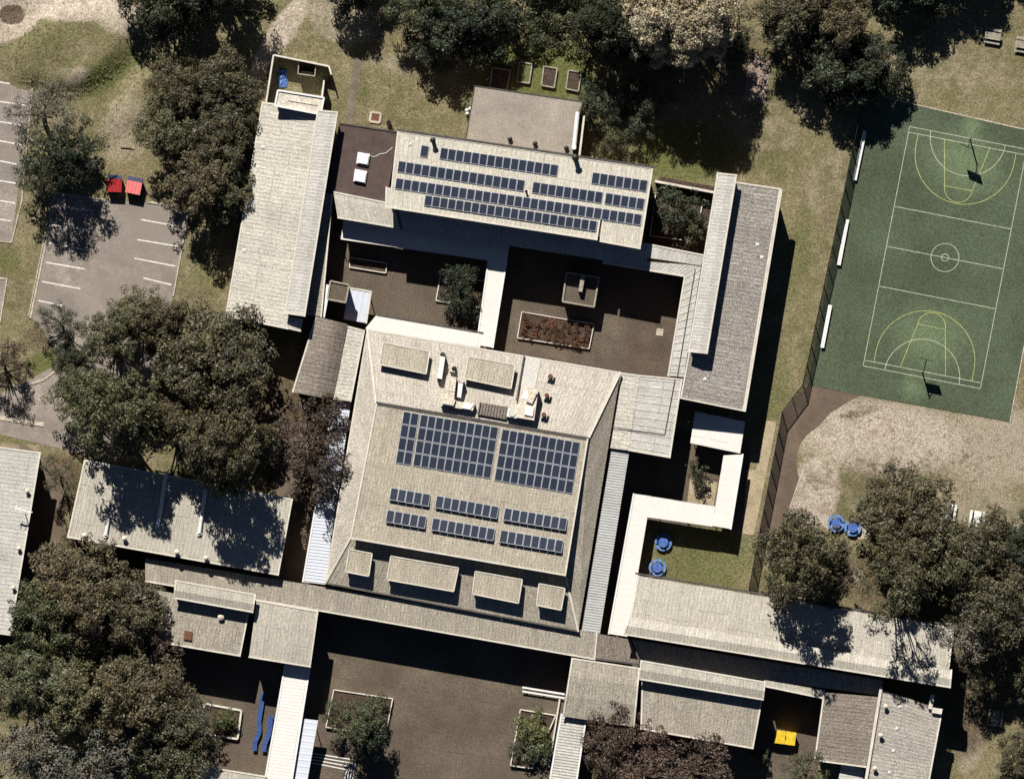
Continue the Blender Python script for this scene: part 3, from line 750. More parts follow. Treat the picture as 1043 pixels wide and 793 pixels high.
b = bld('covered_walkway', 'pale walkway roof along the east side of the planted courtyard', 'walkway', [(695, 280), (713, 270), (695, 384), (680, 383)])
roof(b, [(659, 248), (717, 259.5), (714, 270.5), (657, 262)], [5.25, 5.25, 5.2, 5.2], M['roof_light'], 'v', .6, edges='T')
roof(b, [(614, 262.5), (714, 270.6), (696, 281.5), (614, 268)], [5.02, 5.1, 5.0, 4.95], M['roof_light'], 'v', .6, edges='B')
roof(b, [(697, 281), (714, 270.8), (696.5, 384), (680, 382.5)], [5.0, 5.12, 5.12, 5.0], M['roof_light'], 'h', .95, rib_h=.06, rib_w=.12, edges='L')
walls(b, [(697, 281), (713, 271), (695, 384), (681, 382.5)], 4.9, .25); walls(b, [(618, 255), (714, 262), (698, 280), (616, 266)], 4.9, .25)
mb = MB(); mb.bar(Wp(708, 274, 5.16), Wp(690, 383, 5.16), .1, .08); mb.build('conduit', M['trim_dark'], b)

# east wing
b = bld('classroom_wing', 'long grey weathered metal roofed wing beside the sports court fence', 'building', [(731, 177), (795, 192), (757, 418), (693, 405)])
walls(b, [(735, 186), (795, 192), (757.5, 418.5), (694, 406)], [6.6, 5.8, 5.8, 6.6], .35, windows=1)
roof(b, [(734, 183), (795, 192), (757.5, 418.5), (693, 405.5)], [6.5, 5.8, 5.8, 6.5], M['roof_grey'], 'h', .5, edges='TRBL')
strip(b, [(730.6, 176), (750.5, 178), (720.5, 360), (701, 358)], [8.0, 8.2, 8.2, 8.0], M['roof_light'], 'h', [(0, 0), (.55, .1), (1, -.1)], 4.6)
mb = MB(); mb.bar(Wp(796.2, 193, 5.78), Wp(758.7, 419, 5.78), .2, .2); mb.build('gutter', M['trim'], b)
for p in ((771.5, 249), (718, 386), (776, 262)): roof_vent(b, p[0], p[1], 'dome', r=.2, h=.3)

# link roof between the hall and the east wing
b = bld('link_building', 'pale low roofed link between the hall and the east wing', 'building', [(633, 380), (695, 385), (682, 465), (625, 455)])
roof(b, [(633, 379.5), (652, 382), (640, 458.5), (621, 456)], [5.0, 5.1, 5.1, 5.0], M['roof_tan'], 'h', .5, edges='T')
roof(b, [(652.2, 382), (695, 386), (682.5, 466), (640.2, 458.5)], [5.1, 5.0, 5.0, 5.1], M['roof_light'], 'h', .95, rib_h=.05, rib_w=.12, edges='TRB')
walls(b, [(633, 380), (694, 386.5), (682, 465), (622, 455)], 4.95, .4, windows=1)
mb = MB(); mb.tube([Wp(687.5, 386, 5.15), Wp(677, 442, 5.15), Wp(640, 437.5, 5.22), Wp(612, 432, 5.3)], .05, 6); mb.build('conduit', M['trim_dark'], b)

# stair tower and the small canopy beside it
b = bld('stair_tower', 'small flat topped brick stair tower at the corner of the west courtyard', 'building', [(336, 286), (355, 290), (352, 306), (334, 303)])
q = [(336.5, 286), (355.5, 290), (352, 308), (333.5, 304.5)]
walls(b, q, 5.9, .05, 0, 'wall'); slab_px(b, 'roof', q, 5.7, 5.85, M['courtyard'])
for e, (p, r) in enumerate(((q[0], q[1]), (q[1], q[2]), (q[2], q[3]), (q[3], q[0]))):
    mb = MB(); mb.bar(Wp(*p, 5.9), Wp(*r, 5.9 + .003 * e), .2, .25); mb.build('parapet', M['timber'], b)
mb = MB(); mb.bar(Wp(334.5, 290, 4.6), Wp(328.5, 323, 4.6), .55, .2); mb.build('ledge', M['white'], b)
def canopy_posts(root, pts, z):
    for p in pts:
        mb = MB(); mb.box(tuple(Wp(p[0], p[1], 0)), .12, .12, z - .1, .15); mb.build('post', M['steel'], root)
b = bld('canopy', 'small bluish white square canopy half shaded by the stair tower', 'canopy', [(352, 293), (378, 297), (373, 330), (350, 325)])
q = [(355.5, 292.5), (378.5, 296.5), (373.5, 329), (350, 325)]
roof(b, q, [2.95, 2.95, 2.85, 2.85], M['roof_bluewhite'], 'v', .8, rib_h=.02, edges='TR')
canopy_posts(b, [(358, 295), (376, 299), (371, 326), (353, 322)], 2.9)

# white covered ways of the courtyards
b = bld('covered_walkway', 'white flat covered way dividing the two inner courtyards, with a cross arm below the hall', 'walkway', [(344, 222), (515, 250), (502, 353), (375, 335)])
roof(b, [(344, 222), (700, 272), (697, 290), (340, 243)], [3.1, 3.1, 3.0, 3.0], M['roof_white'], 'v', .8, rib_h=.004, edges='B') if False else None
roof(b, [(350, 223.8), (519, 249), (516, 268), (347, 243.8)], 2.95, M['roof_white'], 'v', .8, rib_h=.004)
roof(b, [(497.5, 262), (516.5, 265), (502.3, 354), (485, 351)], 2.975, M['roof_white'], 'h', .8, rib_h=.004, edges='RL', trim='white')
roof(b, [(384, 320), (492, 338.5), (489, 354), (372, 334.5)], 2.99, M['roof_white'], 'v', .8, rib_h=.004, edges='T', trim='trim_dark')
canopy_posts(b, [(346, 241), (380, 247), (415, 252), (450, 257), (485, 262), (511, 290), (506, 320), (500, 280), (494, 315), (390, 324), (420, 329), (450, 334), (480, 339)], 2.95)

# kiosk in the east courtyard
b = bld('kiosk', 'small flat roofed kiosk with raised edges in the planted courtyard', 'building', [(575, 279), (609, 283), (604, 312), (574, 306)])
q = [(577, 277.5), (610, 282.5), (605, 312.5), (573, 307)]
walls(b, q, 2.5, .05, 0, 'wall'); slab_px(b, 'roof', q, 2.4, 2.55, M['courtyard'])
for e, (p, r) in enumerate(((q[0], q[1]), (q[1], q[2]), (q[2], q[3]), (q[3], q[0]))):
    mb = MB(); mb.bar(Wp(*p, 2.65), Wp(*r, 2.65 + .003 * e), .2, .3); mb.build('parapet', M['timber'], b)
mb = MB(); mb.bar(Wp(594, 280, 3.0), Wp(591, 297, 3.0), .5, 1.0); mb.build('upstand', M['timber'], b)

# barrel roof west of the hall
b = bld('link_building', 'barrel roofed link block with tan metal sheets west of the hall', 'building', [(322, 322), (371, 337), (357, 408), (298, 396)])
roof(b, [(321.5, 322), (354, 330), (339, 407), (297.5, 399)], [5.0, 4.9, 4.9, 5.0], M['roof_dark'], 'h', .55, along=[(0, -.15), (.2, .12), (.4, .3), (.55, .36), (.72, .22), (.88, -.1), (1, -.45)], edges='L')
roof(b, [(354.5, 332), (371.5, 336.5), (357.5, 408.5), (339.5, 406.5)], [4.55, 4.6, 4.6, 4.55], M['roof_tan'], 'h', .45, edges='TR')
walls(b, [(322, 323), (370, 337), (357, 408), (299, 399)], 4.4, .3)

# ------------------------------------------------------------------ the hall
NW, NE, SE, SW = (374, 335), (632, 379), (589, 643), (331, 594)
pNW, pNE, pSE, pSW = (383, 411), (599, 447), (576, 586), (356.5, 548)
b = bld('assembly_hall', 'large tan roofed central hall with a raised plate of solar panels', 'building', [NW, NE, SE, SW])
walls(b, [NW, NE, SE, SW], [5.5, 5.5, 5.3, 5.3], .35, windows=1)
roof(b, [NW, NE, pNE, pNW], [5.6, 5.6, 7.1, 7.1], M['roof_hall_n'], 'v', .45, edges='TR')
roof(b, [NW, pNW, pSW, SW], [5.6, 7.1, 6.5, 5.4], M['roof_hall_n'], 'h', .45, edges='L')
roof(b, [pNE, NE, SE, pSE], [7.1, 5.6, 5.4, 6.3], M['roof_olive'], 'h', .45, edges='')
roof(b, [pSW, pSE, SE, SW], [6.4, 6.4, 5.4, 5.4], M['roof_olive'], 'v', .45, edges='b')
hipc = MB()
for p, r, h0, h1 in ((NE, pNE, 5.65, 7.15), (NW, pNW, 5.65, 7.15), (SW, pSW, 5.45, 6.45), (SE, pSE, 5.45, 6.42)):
    hb = MB(); hb.bar(Wp(*p, h0 + .02), Wp(*r, h1 + .02), .25, .12); hb.build('hip_capping', M['trim'], b)
walls(b, [(386, 414), (596, 449), (573, 582), (359.5, 545)], 7.3, .1, 5.5, 'trim_dark', 'upper_wall')
roof(b, [pNW, pNE, pSE, pSW], [7.35, 7.35, 8.0, 8.0], M['roof_hall'], 'v', .42, edges='tRBL', name='upper_roof')
mb = MB(); mb.bar(Wp(383, 409.5, 7.32), Wp(600, 446, 7.32), .2, .15); mb.build('gutter', M['trim_dark'], b)
# monitors
for qd, zt, bs in (([(390, 348.5), (437.5, 358), (434, 380.5), (386.5, 371)], [6.9, 6.9, 7.2, 7.2], 5.7), ([(477, 363), (524.5, 371.5), (520.5, 395.5), (473, 385.5)], [6.95, 6.95, 7.25, 7.25], 5.8),
                   ([(355.5, 559), (379, 563.5), (375.5, 586.5), (352, 582)], 7.0, 5.4), ([(398, 566), (467, 578), (462, 602), (394, 590)], 7.0, 5.4),
                   ([(484, 581.5), (532, 590), (528, 614), (481, 604.5)], 7.0, 5.4), ([(549, 594), (575.5, 599), (571.5, 621), (546.5, 616)], 7.0, 5.4)):
    monitor(b, qd, zt, bs, M['roof_hall'])
for p in ((560.5, 383), (557, 402.5), (554, 422)): roof_vent(b, p[0], p[1], 'rust', r=.4, h=1.1)
roof_vent(b, 562.5, 367, 'pipe', r=.3, h=.5); roof_vent(b, 511, 630, 'dome', r=.2, h=.25, z=4.85)
mb = MB(); mb.bar(Wp(534, 361, 6.0), Wp(526, 408, 6.95), .16, .1); mb.build('cable_tray', M['trim_dark'], b)
q = [(533, 362.5), (551, 366), (545, 396), (528.5, 393)]
mb = MB(); mb.prism([Wp(x, y, roof_z(x, y) - .1) for x, y in q], [Wp(x, y, roof_z(x, y) + .09) for x, y in q]); mb.build('flashing_sheet', M['roof_light'], b)

# air handling plant on the hall's north slope
def duct(root, name, quad, z0, z1, mat, bev=.0):
    return slab_px(root, name, quad, z0, z1, mat)
def rz0(quad): return min(roof_z(*p) for p in quad) - .05
t = thing('air_conditioning_unit', 'tan weathered air handling unit with elbow ducts, left of the plant on the hall roof', 'machinery', Wp(460, 395, 6.2))
q1 = [(455, 382), (465, 384), (462, 409), (450.5, 407)]; duct(t, 'casing', q1, 6.35, 8.0, M['duct'])
q2 = [(450, 406), (484, 411), (481.5, 418), (449, 413)]; duct(t, 'duct', q2, 6.6, 7.85, M['duct'])
mb = MB(); mb.bar(Wp(455, 397, 8.02), Wp(463, 398.5, 8.02), .12, .08); mb.bar(Wp(458.5, 384, 8.02), Wp(455.5, 407, 8.02), .1, .06); mb.build('seam_flange', M['trim'], t)
duct(t, 'elbow', [(452, 405), (464, 407), (462, 413), (450.5, 411)], 7.8, 8.2, M['duct']); duct(t, 'access_panel', [(472, 409.5), (483, 411.5), (479, 417), (470, 415.5)], 7.85, 7.95, M['white'])
t = thing('ventilation_duct', 'long white ventilation duct at the left edge of the roof plant', 'duct', Wp(450, 373, 6.2))
duct(t, 'duct', [(448.5, 362.5), (453.5, 363.5), (450, 386), (445.5, 385)], 6.2, 7.6, M['white'])
mb = MB(); mb.disc(tuple(Wp(451, 361.5, 6.1)), .35, 1.2, 12); mb.build('fan', M['steel'], t); duct(t, 'grille', [(445.8, 383), (450, 384), (449.5, 387.5), (445.2, 386.5)], 6.3, 7.4, M['steel'])
t = thing('ventilation_duct', 'upright white duct between the two large units of the roof plant', 'duct', Wp(468, 395, 6.4))
duct(t, 'duct', [(467, 387), (472, 388), (469.5, 405), (465.5, 404)], 6.5, 7.8, M['white']); duct(t, 'flange', [(466.5, 386), (472.6, 387), (472.2, 389.5), (466.2, 388.5)], 6.5, 7.9, M['duct'])
t = thing('air_conditioner', 'small boxy white fan unit beside the long duct on the hall roof', 'machinery', Wp(461, 374, 6.2))
duct(t, 'casing', [(459, 370), (464, 371), (463, 379), (458, 378)], 6.2, 7.1, M['duct'])
mb = MB(); mb.disc(tuple(Wp(462, 375, 7.1)), .25, .12, 14); mb.build('fan', M['black'], t)
t = thing('service_platform', 'brown grated service platform between the units on the hall roof', 'platform', Wp(502, 417, 6.9))
duct(t, 'deck', [(488, 409.5), (518, 414.5), (515.5, 427), (486, 421.5)], 7.3, 7.38, M['roof_dark'])
for k in range(10):
    a = lerp(Wp(488, 409.5, 7.4), Wp(518, 414.5, 7.4), (k + .5) / 10); c = lerp(Wp(486, 421.5, 7.4), Wp(515.5, 427, 7.4), (k + .5) / 10)
    mb = MB(); mb.bar(a, c, .1, .06); mb.build('slat', M['trim_dark'], t)
for p in ((488, 411), (516, 416), (514, 425.5), (487.5, 420.5)):
    mb = MB(); z0 = roof_z(*p); mb.box(tuple(Wp(p[0], p[1], z0 - .05)), .1, .1, 7.3 - z0); mb.build('leg', M['steel'], t)
mb = MB(); mb.bar(Wp(486, 420, 7.9), Wp(488.5, 408, 7.9), .05, .05); mb.bar(Wp(486, 420, 7.3), Wp(486, 420, 7.92), .05, .05); mb.bar(Wp(488.5, 408, 7.3), Wp(488.5, 408, 7.92), .05, .05); mb.build('handrail', M['trim'], t)
t = thing('air_conditioning_unit', 'large cream air handling unit at the right of the roof plant', 'machinery', Wp(537, 412, 6.6))
duct(t, 'casing', [(531, 393), (548.5, 396), (544, 428), (526, 425)], 6.6, 8.3, M['duct'])
duct(t, 'duct', [(517.5, 415.5), (528, 417.5), (526.5, 426), (516, 424)], 6.9, 8.0, M['white'])
mb = MB(); mb.disc(tuple(Wp(522, 420, 8.0)), .5, .12, 18); mb.build('fan', M['trim'], t)
duct(t, 'elbow', [(540, 398), (547, 400), (542, 411), (536, 409)], 8.28, 8.6, M['duct']); duct(t, 'filter_box', [(535, 413), (544, 415), (542.5, 424), (534, 422)], 8.28, 8.5, M['white'])
duct(t, 'access_hatch', [(533, 397), (538, 398), (537, 407), (532, 406)], 8.3, 8.36, M['white'])

# low strips beside the hall
b = bld('covered_walkway', 'white corrugated walkway roof along the west side of the hall', 'walkway', [(338, 407), (357, 408), (331, 594), (308, 592)])
roof(b, [(339, 408), (357.5, 409), (331, 595), (308, 592)], [3.5, 3.5, 3.5, 3.5], M['roof_bluewhite'], 'h', .4, rib_h=.05, edges='L', trim='white')
walls(b, [(339, 408), (357.5, 409), (331, 595), (308, 592)], 3.4, .5, mat='trim')
b = bld('covered_walkway', 'grey corrugated walkway roof along the east side of the hall', 'walkway', [(621, 456), (641, 458), (612, 645), (590, 641)])
roof(b, [(621.5, 457), (641, 459.5), (611, 645), (591, 642)], [4.6, 4.6, 4.6, 4.6], M['roof_zinc'], 'h', .34, rib_h=.045, rib_w=.7, edges='L', trim='trim_dark')
walls(b, [(621.5, 457), (641, 459.5), (611, 645), (591, 642)], 4.5, .5, mat='trim')
b = bld('covered_walkway', 'long olive grey ribbed roof running across the south side of the hall', 'walkway', [(160, 575), (610, 645), (606, 671), (160, 600)])
def tl(x, lo): return (x, (571.5 if lo == 0 else 594) + (x - 160) * .1675)
roof(b, [(148, 568), (330, 597.5), (326, 622), (148, 592)], [4.9, 4.9, 4.78, 4.78], M['roof_olive'], 'v', .42, edges='B')
roof(b, [(330.2, 597.5), (608.5, 644), (606, 671.5), (326.2, 622)], [4.9, 4.9, 4.78, 4.78], M['roof_olive'], 'v', .42, edges='BR')
roof(b, [(608.7, 645), (642, 651), (652, 677), (606.2, 671)], [4.86, 4.86, 4.74, 4.74], M['roof_dark'], 'v', .42, edges='B', trim='trim_dark')
roof(b, [(643, 650.5), (900, 692.5), (897, 708), (653.5, 675)], [4.8, 4.8, 4.7, 4.7], M['roof_olive'], 'v', .42, edges='')
walls(b, [(150, 570), (640, 650), (645, 674), (148, 590)], 4.7, .4, windows=1)

# ------------------------------------------------------------------ west and south west blocks
b = bld('classroom_block', 'cream roofed block dappled by tree shade below the big gum trees', 'building', [(84, 472), (298, 508), (283, 585), (69, 547)])
q = [(86, 468), (298, 508), (283.5, 585.5), (68.5, 547)]
roof(b, q, [6.0, 6.0, 6.2, 6.2], M['roof_pale'], 'v', .5, edges='TRBL', rib_h=.035); walls(b, q, 6.05, .4, windows=1)
for a, c in (((169.6, 480), (160.5, 536)), ((211, 486), (203, 543)), ((110.5, 527), (107.5, 545))):
    mb = MB(); p = Wp(*a, 6.45); r = Wp(*c, 6.45); mb.tube([p, r], .22, 10); mb.tube([r, r - Vector((0, 0, .5))], .3, 10); mb.build('duct', M['white'], b)
for p in ((180, 562), (210, 568), (127, 548), (270, 577), (86, 545)): roof_vent(b, p[0], p[1], 'cowl', r=.35, h=.8)
b = bld('classroom_block', 'pale roofed block cut by the left edge of the picture', 'building', [(-60, 447), (41, 460), (10, 646), (-60, 640)])
q = [(-70, 446), (41.4, 460.5), (10.4, 646.5), (-100, 632)]
roof(b, q, [5.9, 5.5, 5.5, 5.9], M['roof_light'], 'h', .5, edges='TRB'); walls(b, q, 5.5, .4, windows=1)
for p in ((28, 500), (19.5, 558), (14, 598)): roof_vent(b, p[0], p[1], 'cowl', r=.3, h=.7)
t = thing('television_aerial', 'white roof aerial with a cross bar on the left edge block', 'aerial', Wp(24, 521, 5.5))
mb = MB(); mb.tube([Wp(25, 521, 5.5), Wp(25, 521, 7.6)], .06, 8); mb.build('mast', M['white'], t)
mb = MB(); mb.bar(Wp(15, 517, 7.4), Wp(33, 521.5, 7.4), .16, .12); mb.build('boom', M['white'], t)
for k in range(4):
    mb = MB(); x = 16 + k * 5; mb.bar(Wp(x + 1, 513.5 + k * 1.2, 7.5), Wp(x - 1, 521 + k * 1.2, 7.5), .07, .06); mb.build('element', M['white'], t)

b = bld('classroom_block', 'weathered grey brown roofed block with raised cream strip, partly under the south west trees', 'building', [(150, 590), (260, 605), (245, 668), (129, 650)])
roof(b, [(139, 597), (254.5, 618), (244.6, 668), (127, 648)], [5.5, 5.5, 5.4, 5.4], M['roof_olive'], 'v', .42, edges='BR'); walls(b, [(139, 597), (254, 617), (244.6, 668), (127, 648)], 5.3, .4, windows=1)
strip(b, [(178.6, 590.5), (260.5, 605), (257.6, 623.5), (177, 609)], [7.1, 7.1, 7.0, 7.0], M['roof_pale'], 'v', [(0, 0), (.55, .12), (1, -.14)], 4.4)
roof_vent(b, 225, 628, 'cowl', r=.4, h=.6)
mb = MB(); q = [(188, 641.5), (196, 643), (195, 652), (187, 650.5)]; z = roof_z(190, 645); p = [Wp(*k, z) for k in q]; mb.prism([v - Vector((0, 0, .05)) for v in p], [v + Vector((0, 0, .25)) for v in p]); mb.build('roof_hatch', M['rust'], b)
b = bld('link_building', 'plain tan ribbed roof patch between the raised cream strip and the south courtyard', 'building', [(260, 610), (324, 622), (316, 679), (252, 673)])
q = [(261.5, 611), (324, 622), (316, 679), (253.5, 669)]
roof(b, q, [5.75, 5.75, 5.5, 5.5], M['roof_pale'], 'v', .45, edges='TRB', along=[(0, 0), (.35, .12), (.7, .1), (1, 0)]); walls(b, q, 5.4, .3, windows=1)
b = bld('covered_walkway', 'white covered walkway beside the blue slides, running to the bottom edge', 'walkway', [(290, 676), (316, 679), (299, 795), (270, 793)])
roof(b, [(290, 676.5), (316, 679.5), (296, 805), (268, 801)], 3.9, M['roof_white'], 'h', .42, rib_h=.014, edges='LR', trim='white'); canopy_posts(b, [(291, 682), (312, 683), (285, 720), (305, 722), (278, 760), (299, 763)], 3.8)
b = bld('canopy', 'narrow bluish white canopy strip beside the white covered walkway', 'canopy', [(309, 732), (324, 733), (313, 795), (298, 793)])
roof(b, [(309.6, 731.5), (324, 733.2), (311.5, 803), (297, 801)], 3.4, M['roof_bluewhite'], 'h', .8, rib_h=.02); canopy_posts(b, [(312, 736), (321, 737), (305, 778), (313, 780)], 3.4)
b = bld('classroom_block', 'cream roofed block at the bottom edge below the blue slides', 'building', [(203, 780), (272, 790), (265, 830), (195, 820)])
q = [(202, 779), (271, 790), (262, 840), (192, 830)]
roof(b, q, [4.2, 4.2, 4.2, 4.2], M['roof_pale'], 'v', .45, edges='TL'); walls(b, q, 4.1, .3)

# ------------------------------------------------------------------ south east blocks
b = bld('classroom_wing', 'long cream roofed wing with dappled tree shadow in the south east', 'building', [(650, 586), (971, 638), (968, 700), (636, 646)])
top = [(650, 586), (971.5, 638.5)]
roof(b, [(650, 586), (971.5, 638.5), (966, 686), (641.5, 631)], [5.8, 5.8, 6.3, 6.3], M['roof_pale'], 'v', .5, edges='RL'); walls(b, [(650, 586), (971, 638), (966, 698), (640, 645)], [5.7, 5.7, 6.0, 6.0], .4, windows=1)
mb = MB(); mb.bar(Wp(647, 583.5, 5.72), Wp(973, 637, 5.72), .22, .2); mb.build('gutter', M['trim_dark'], b)
strip(b, [(640, 627.5), (969.5, 682), (968, 700), (635.7, 646)], [7.2, 7.2, 7.5, 7.5], M['roof_pale'], 'v', [(0, 0), (.5, .22), (1, -.1)], 4.6, 'BRL')
b = bld('classroom_block', 'grey roofed block with a raised cream strip south of the long cream wing', 'building', [(652, 672), (779, 694), (766, 762), (652, 742)])
q = [(654, 690), (776.5, 711), (767, 762), (652.5, 742)]
roof(b, q, [5.0, 5.0, 4.8, 4.8], M['roof_olive'], 'v', .45, edges='RBL'); walls(b, [(653, 673), (778, 694), (767, 762), (652.5, 742)], 4.7, .4, windows=1)
strip(b, [(652.7, 672), (779.5, 694), (777.5, 712.5), (650.8, 691.5)], [6.4, 6.4, 6.3, 6.3], M['roof_pale'], 'v', [(0, 0), (.5, .12), (1, -.16)], 4.3)
roof(b, [(778, 692), (840, 702.5), (838, 711), (780, 699)], [4.8, 4.8, 4.78, 4.78], M['roof_pale'], 'v', .5, edges='B')
canopy_posts(b, [(800, 698), (820, 702), (834, 706)], 4.7)
b = bld('link_building', 'curved tan ribbed roof at the east side of the south courtyard', 'building', [(582, 669), (651, 679), (646, 734), (576, 728)])
q = [(582.5, 669.8), (651.5, 680), (646, 740), (573, 729)]
roof(b, q, [4.9, 4.9, 4.7, 4.7], M['roof_olive'], 'v', .42, edges='TLR', along=[(0, -.1), (.3, .18), (.65, .12), (1, -.25)]); walls(b, q, 4.4, .3)
b = bld('covered_walkway', 'corrugated cream walkway roof between the south courtyard and the red leaved trees', 'walkway', [(571, 727), (597, 730), (588, 795), (560, 793)])
roof(b, [(571.5, 726.5), (597.5, 730.5), (586, 806), (558, 802)], 3.7, M['roof_light'], 'h', .36, rib_h=.05, rib_w=.6, edges='LR', trim='white'); canopy_posts(b, [(573, 732), (594, 735), (567, 770), (588, 773)], 3.6)
b = bld('classroom_block', 'grey two part roof block at the bottom right with vents along its divider', 'building', [(838, 704), (959, 722), (945, 800), (830, 775)])
roof(b, [(839, 704.5), (895, 709.5), (882, 781), (829.5, 774)], [4.8, 5.3, 5.3, 4.8], M['roof_dark'], 'h', .45, edges='LB')
roof(b, [(898.5, 702), (960, 722.5), (945, 803), (883, 795)], [5.6, 5.2, 5.2, 5.6], M['roof_mid'], 'h', .45, edges='RL')
mb = MB(); mb.bar(Wp(897.5, 699, 5.7), Wp(881.5, 797, 5.7), .35, .5); mb.build('divider_wall', M['trim'], b)
roof(b, [(857, 779), (881, 781.5), (877, 806), (852, 802)], 4.0, M['roof_light'], 'h', .5, edges='T', trim='white')
walls(b, [(840, 705), (958, 722), (945, 803), (830, 774)], 4.7, .4, windows=1)
for p in ((902, 719), (897, 748.5), (891, 782)): roof_vent(b, p[0], p[1], 'cowl', r=.32, h=.8)
for p in ((917, 719), (913.5, 741.5), (910, 764), (906, 786)): roof_vent(b, p[0], p[1], 'dome', r=.16, h=.2)
q = [(947, 709), (950, 709.5), (949.5, 720), (958, 721.5), (957.5, 727), (946, 725)]
slab_px(b, 'parapet', [(948, 707), (952, 707.6), (949.5, 722), (945.5, 721.4)], 5.2, 5.75, M['trim']); slab_px(b, 'parapet', [(950, 720), (960, 721.6), (959, 727), (949, 725.4)], 5.2, 5.74, M['trim'])

# white canopies near the east garden
b = bld('canopy', 'white flat canopy square half in the shadow of the east wing', 'canopy', [(708, 418), (759, 429), (754, 461), (703, 451)])
q = [(708, 419), (759, 429), (753.8, 461.5), (703, 451)]
roof(b, q, 3.2, M['roof_white'], 'v', .8, rib_h=.004, edges=''); canopy_posts(b, [(710, 422), (755, 431), (750, 457), (706, 448)], 3.2)
b = bld('covered_walkway', 'white zigzag covered walkway wrapping the small east garden', 'walkway', [(645, 503), (757, 463), (745, 538), (620, 645)])
roof(b, [(737, 463.5), (757, 462.5), (744.7, 538.5), (725, 535)], 3.02, M['roof_white'], 'h', .8, rib_h=.004, edges='R', trim='white')
roof(b, [(645.3, 502.5), (729, 515.5), (725.5, 536), (657, 526)], 3.0, M['roof_white'], 'v', .8, rib_h=.004)
roof(b, [(645, 502.5), (663, 505), (639, 648), (619.5, 645)], 2.98, M['roof_white'], 'h', .8, rib_h=.004, edges='L', trim='white')
canopy_posts(b, [(740, 467), (753, 467), (747, 505), (742, 533), (728, 531), (700, 526), (670, 521), (695, 514), (648, 508), (657, 530), (650, 570), (641, 530), (632, 585), (643, 610), (625, 630)], 2.95)
slab_px(None, 'garden_paving', [(703, 486), (731, 491), (727, 515), (700, 511)], -.02, .045, M['path'])['kind'] = 'structure'

# ------------------------------------------------------------------ solar panels
PANEL = {}
def panel_mesh():
    mb = MB(); mb.box((.5, .5, 0), 1, 1, .04, 0, 0)
    u0, u1, v0, v1 = .045, .955, .03, .97
    mb.face([(u0, v0, .0425), (u1, v0, .0425), (u1, v1, .0425), (u0, v1, .0425)], 1, [(0, 0), (1, 0), (1, 1), (0, 1)])
    o = mb.build('solar_panel', [M['alu'], M['cells']]); PANEL['m'] = o.data; bpy.data.objects.remove(o)
panel_mesh()
def array(label, p0, p1, pd, n, rows, z=None, lift=.1, tilt=0.0, skip=()):
    """p0-p1: the upper edge of the array in the photo, pd: photo offset from one row to the next"""
    t = None
    z_at = lambda x, y: roof_z(x, y)
    a = Wp(*p0, z_at(*p0)) + Vector((0, 0, lift)); c = Wp(*p1, z_at(*p1)) + Vector((0, 0, lift))
    t = thing('solar_array', label, 'solar panel', a - Vector((0, 0, lift)), 'rooftop solar arrays')
    u = (c - a) / n
    e = (p0[0] + pd[0], p0[1] + pd[1]); v = Wp(*e, z_at(*e)) + Vector((0, 0, lift)) - a
    if tilt: a = a + Vector((0, 0, .05)); v = v + Vector((0, 0, tilt))
    xx = u.normalized(); zz = v.cross(u).normalized() if v.cross(u).z > 0 else u.cross(v).normalized()
    yy = zz.cross(xx)
    if yy.dot(v) < 0: flip = True
    for r in range(rows):
        for k in range(n):
            if (r, k) in skip: continue
            o = link(bpy.data.objects.new('solar_panel', PANEL['m']), t)
            corner = a + u * (k + .03) + v * (r + 1.0) - v * .03 - a + Vector((0, 0, lift)) + (Vector((0, 0, .05)) if tilt else Vector())
            Y_ = -v * .95; X_ = u * .955
            Yp = (Y_ - xx * Y_.dot(xx)).normalized() * Y_.length; Z_ = X_.cross(Yp).normalized()
            o.matrix_local = Matrix(((X_.x, Yp.x, Z_.x, corner.x), (X_.y, Yp.y, Z_.y, corner.y), (X_.z, Yp.z, Z_.z, corner.z), (0, 0, 0, 1)))
    # rails under the panels
    for r in range(rows):
        for f in (.22, .78):
            mb = MB(); s_ = a + v * (r + f) - Vector((0, 0, .05)); mb.bar(s_, s_ + u * n, .06, .05); mb.build('rail', M['alu'], t)
    if tilt:
        for k in range(n + 1):
            s_ = a + u * k + v * .93
            mb = MB(); base = s_ - Vector((0, 0, tilt + lift + .1)); mb.bar(base, s_ - Vector((0, 0, .04)), .05, .05); mb.build('strut', M['alu'], t)
    return t
# north block
array('single solar panel standing alone at the upper left of the solar block', (429, 147.5), (437.3, 148.8), (-1.8, 12), 1, 1)
array('top row of fifteen solar panels on the north block roof', (449, 150), (569, 168), (-1.8, 12.2), 15, 1)
array('short row of seven solar panels at the upper right of the north block', (603.5, 175), (660, 183.6), (-1.8, 12.2), 7, 1)
array('second row of solar panels, left part, on the north block', (406, 163.5), (535, 183.5), (-1.8, 12), 16, 1)
array('second row of solar panels, middle part, on the north block', (543, 184.8), (614.5, 195.6), (-1.8, 12), 9, 1)
array('second row of solar panels, five at the right end of the north block', (617, 196), (657, 202.3), (-1.8, 12), 5, 1)
array('longest row of solar panels spanning the whole north block roof', (403.5, 181), (654, 218.3), (-1.7, 11.5), 31, 1)
array('lowest row of solar panels on the north block, above the dark courtyard', (433, 198.4), (608.5, 225), (-1.6, 11), 22, 1, lift=.16)
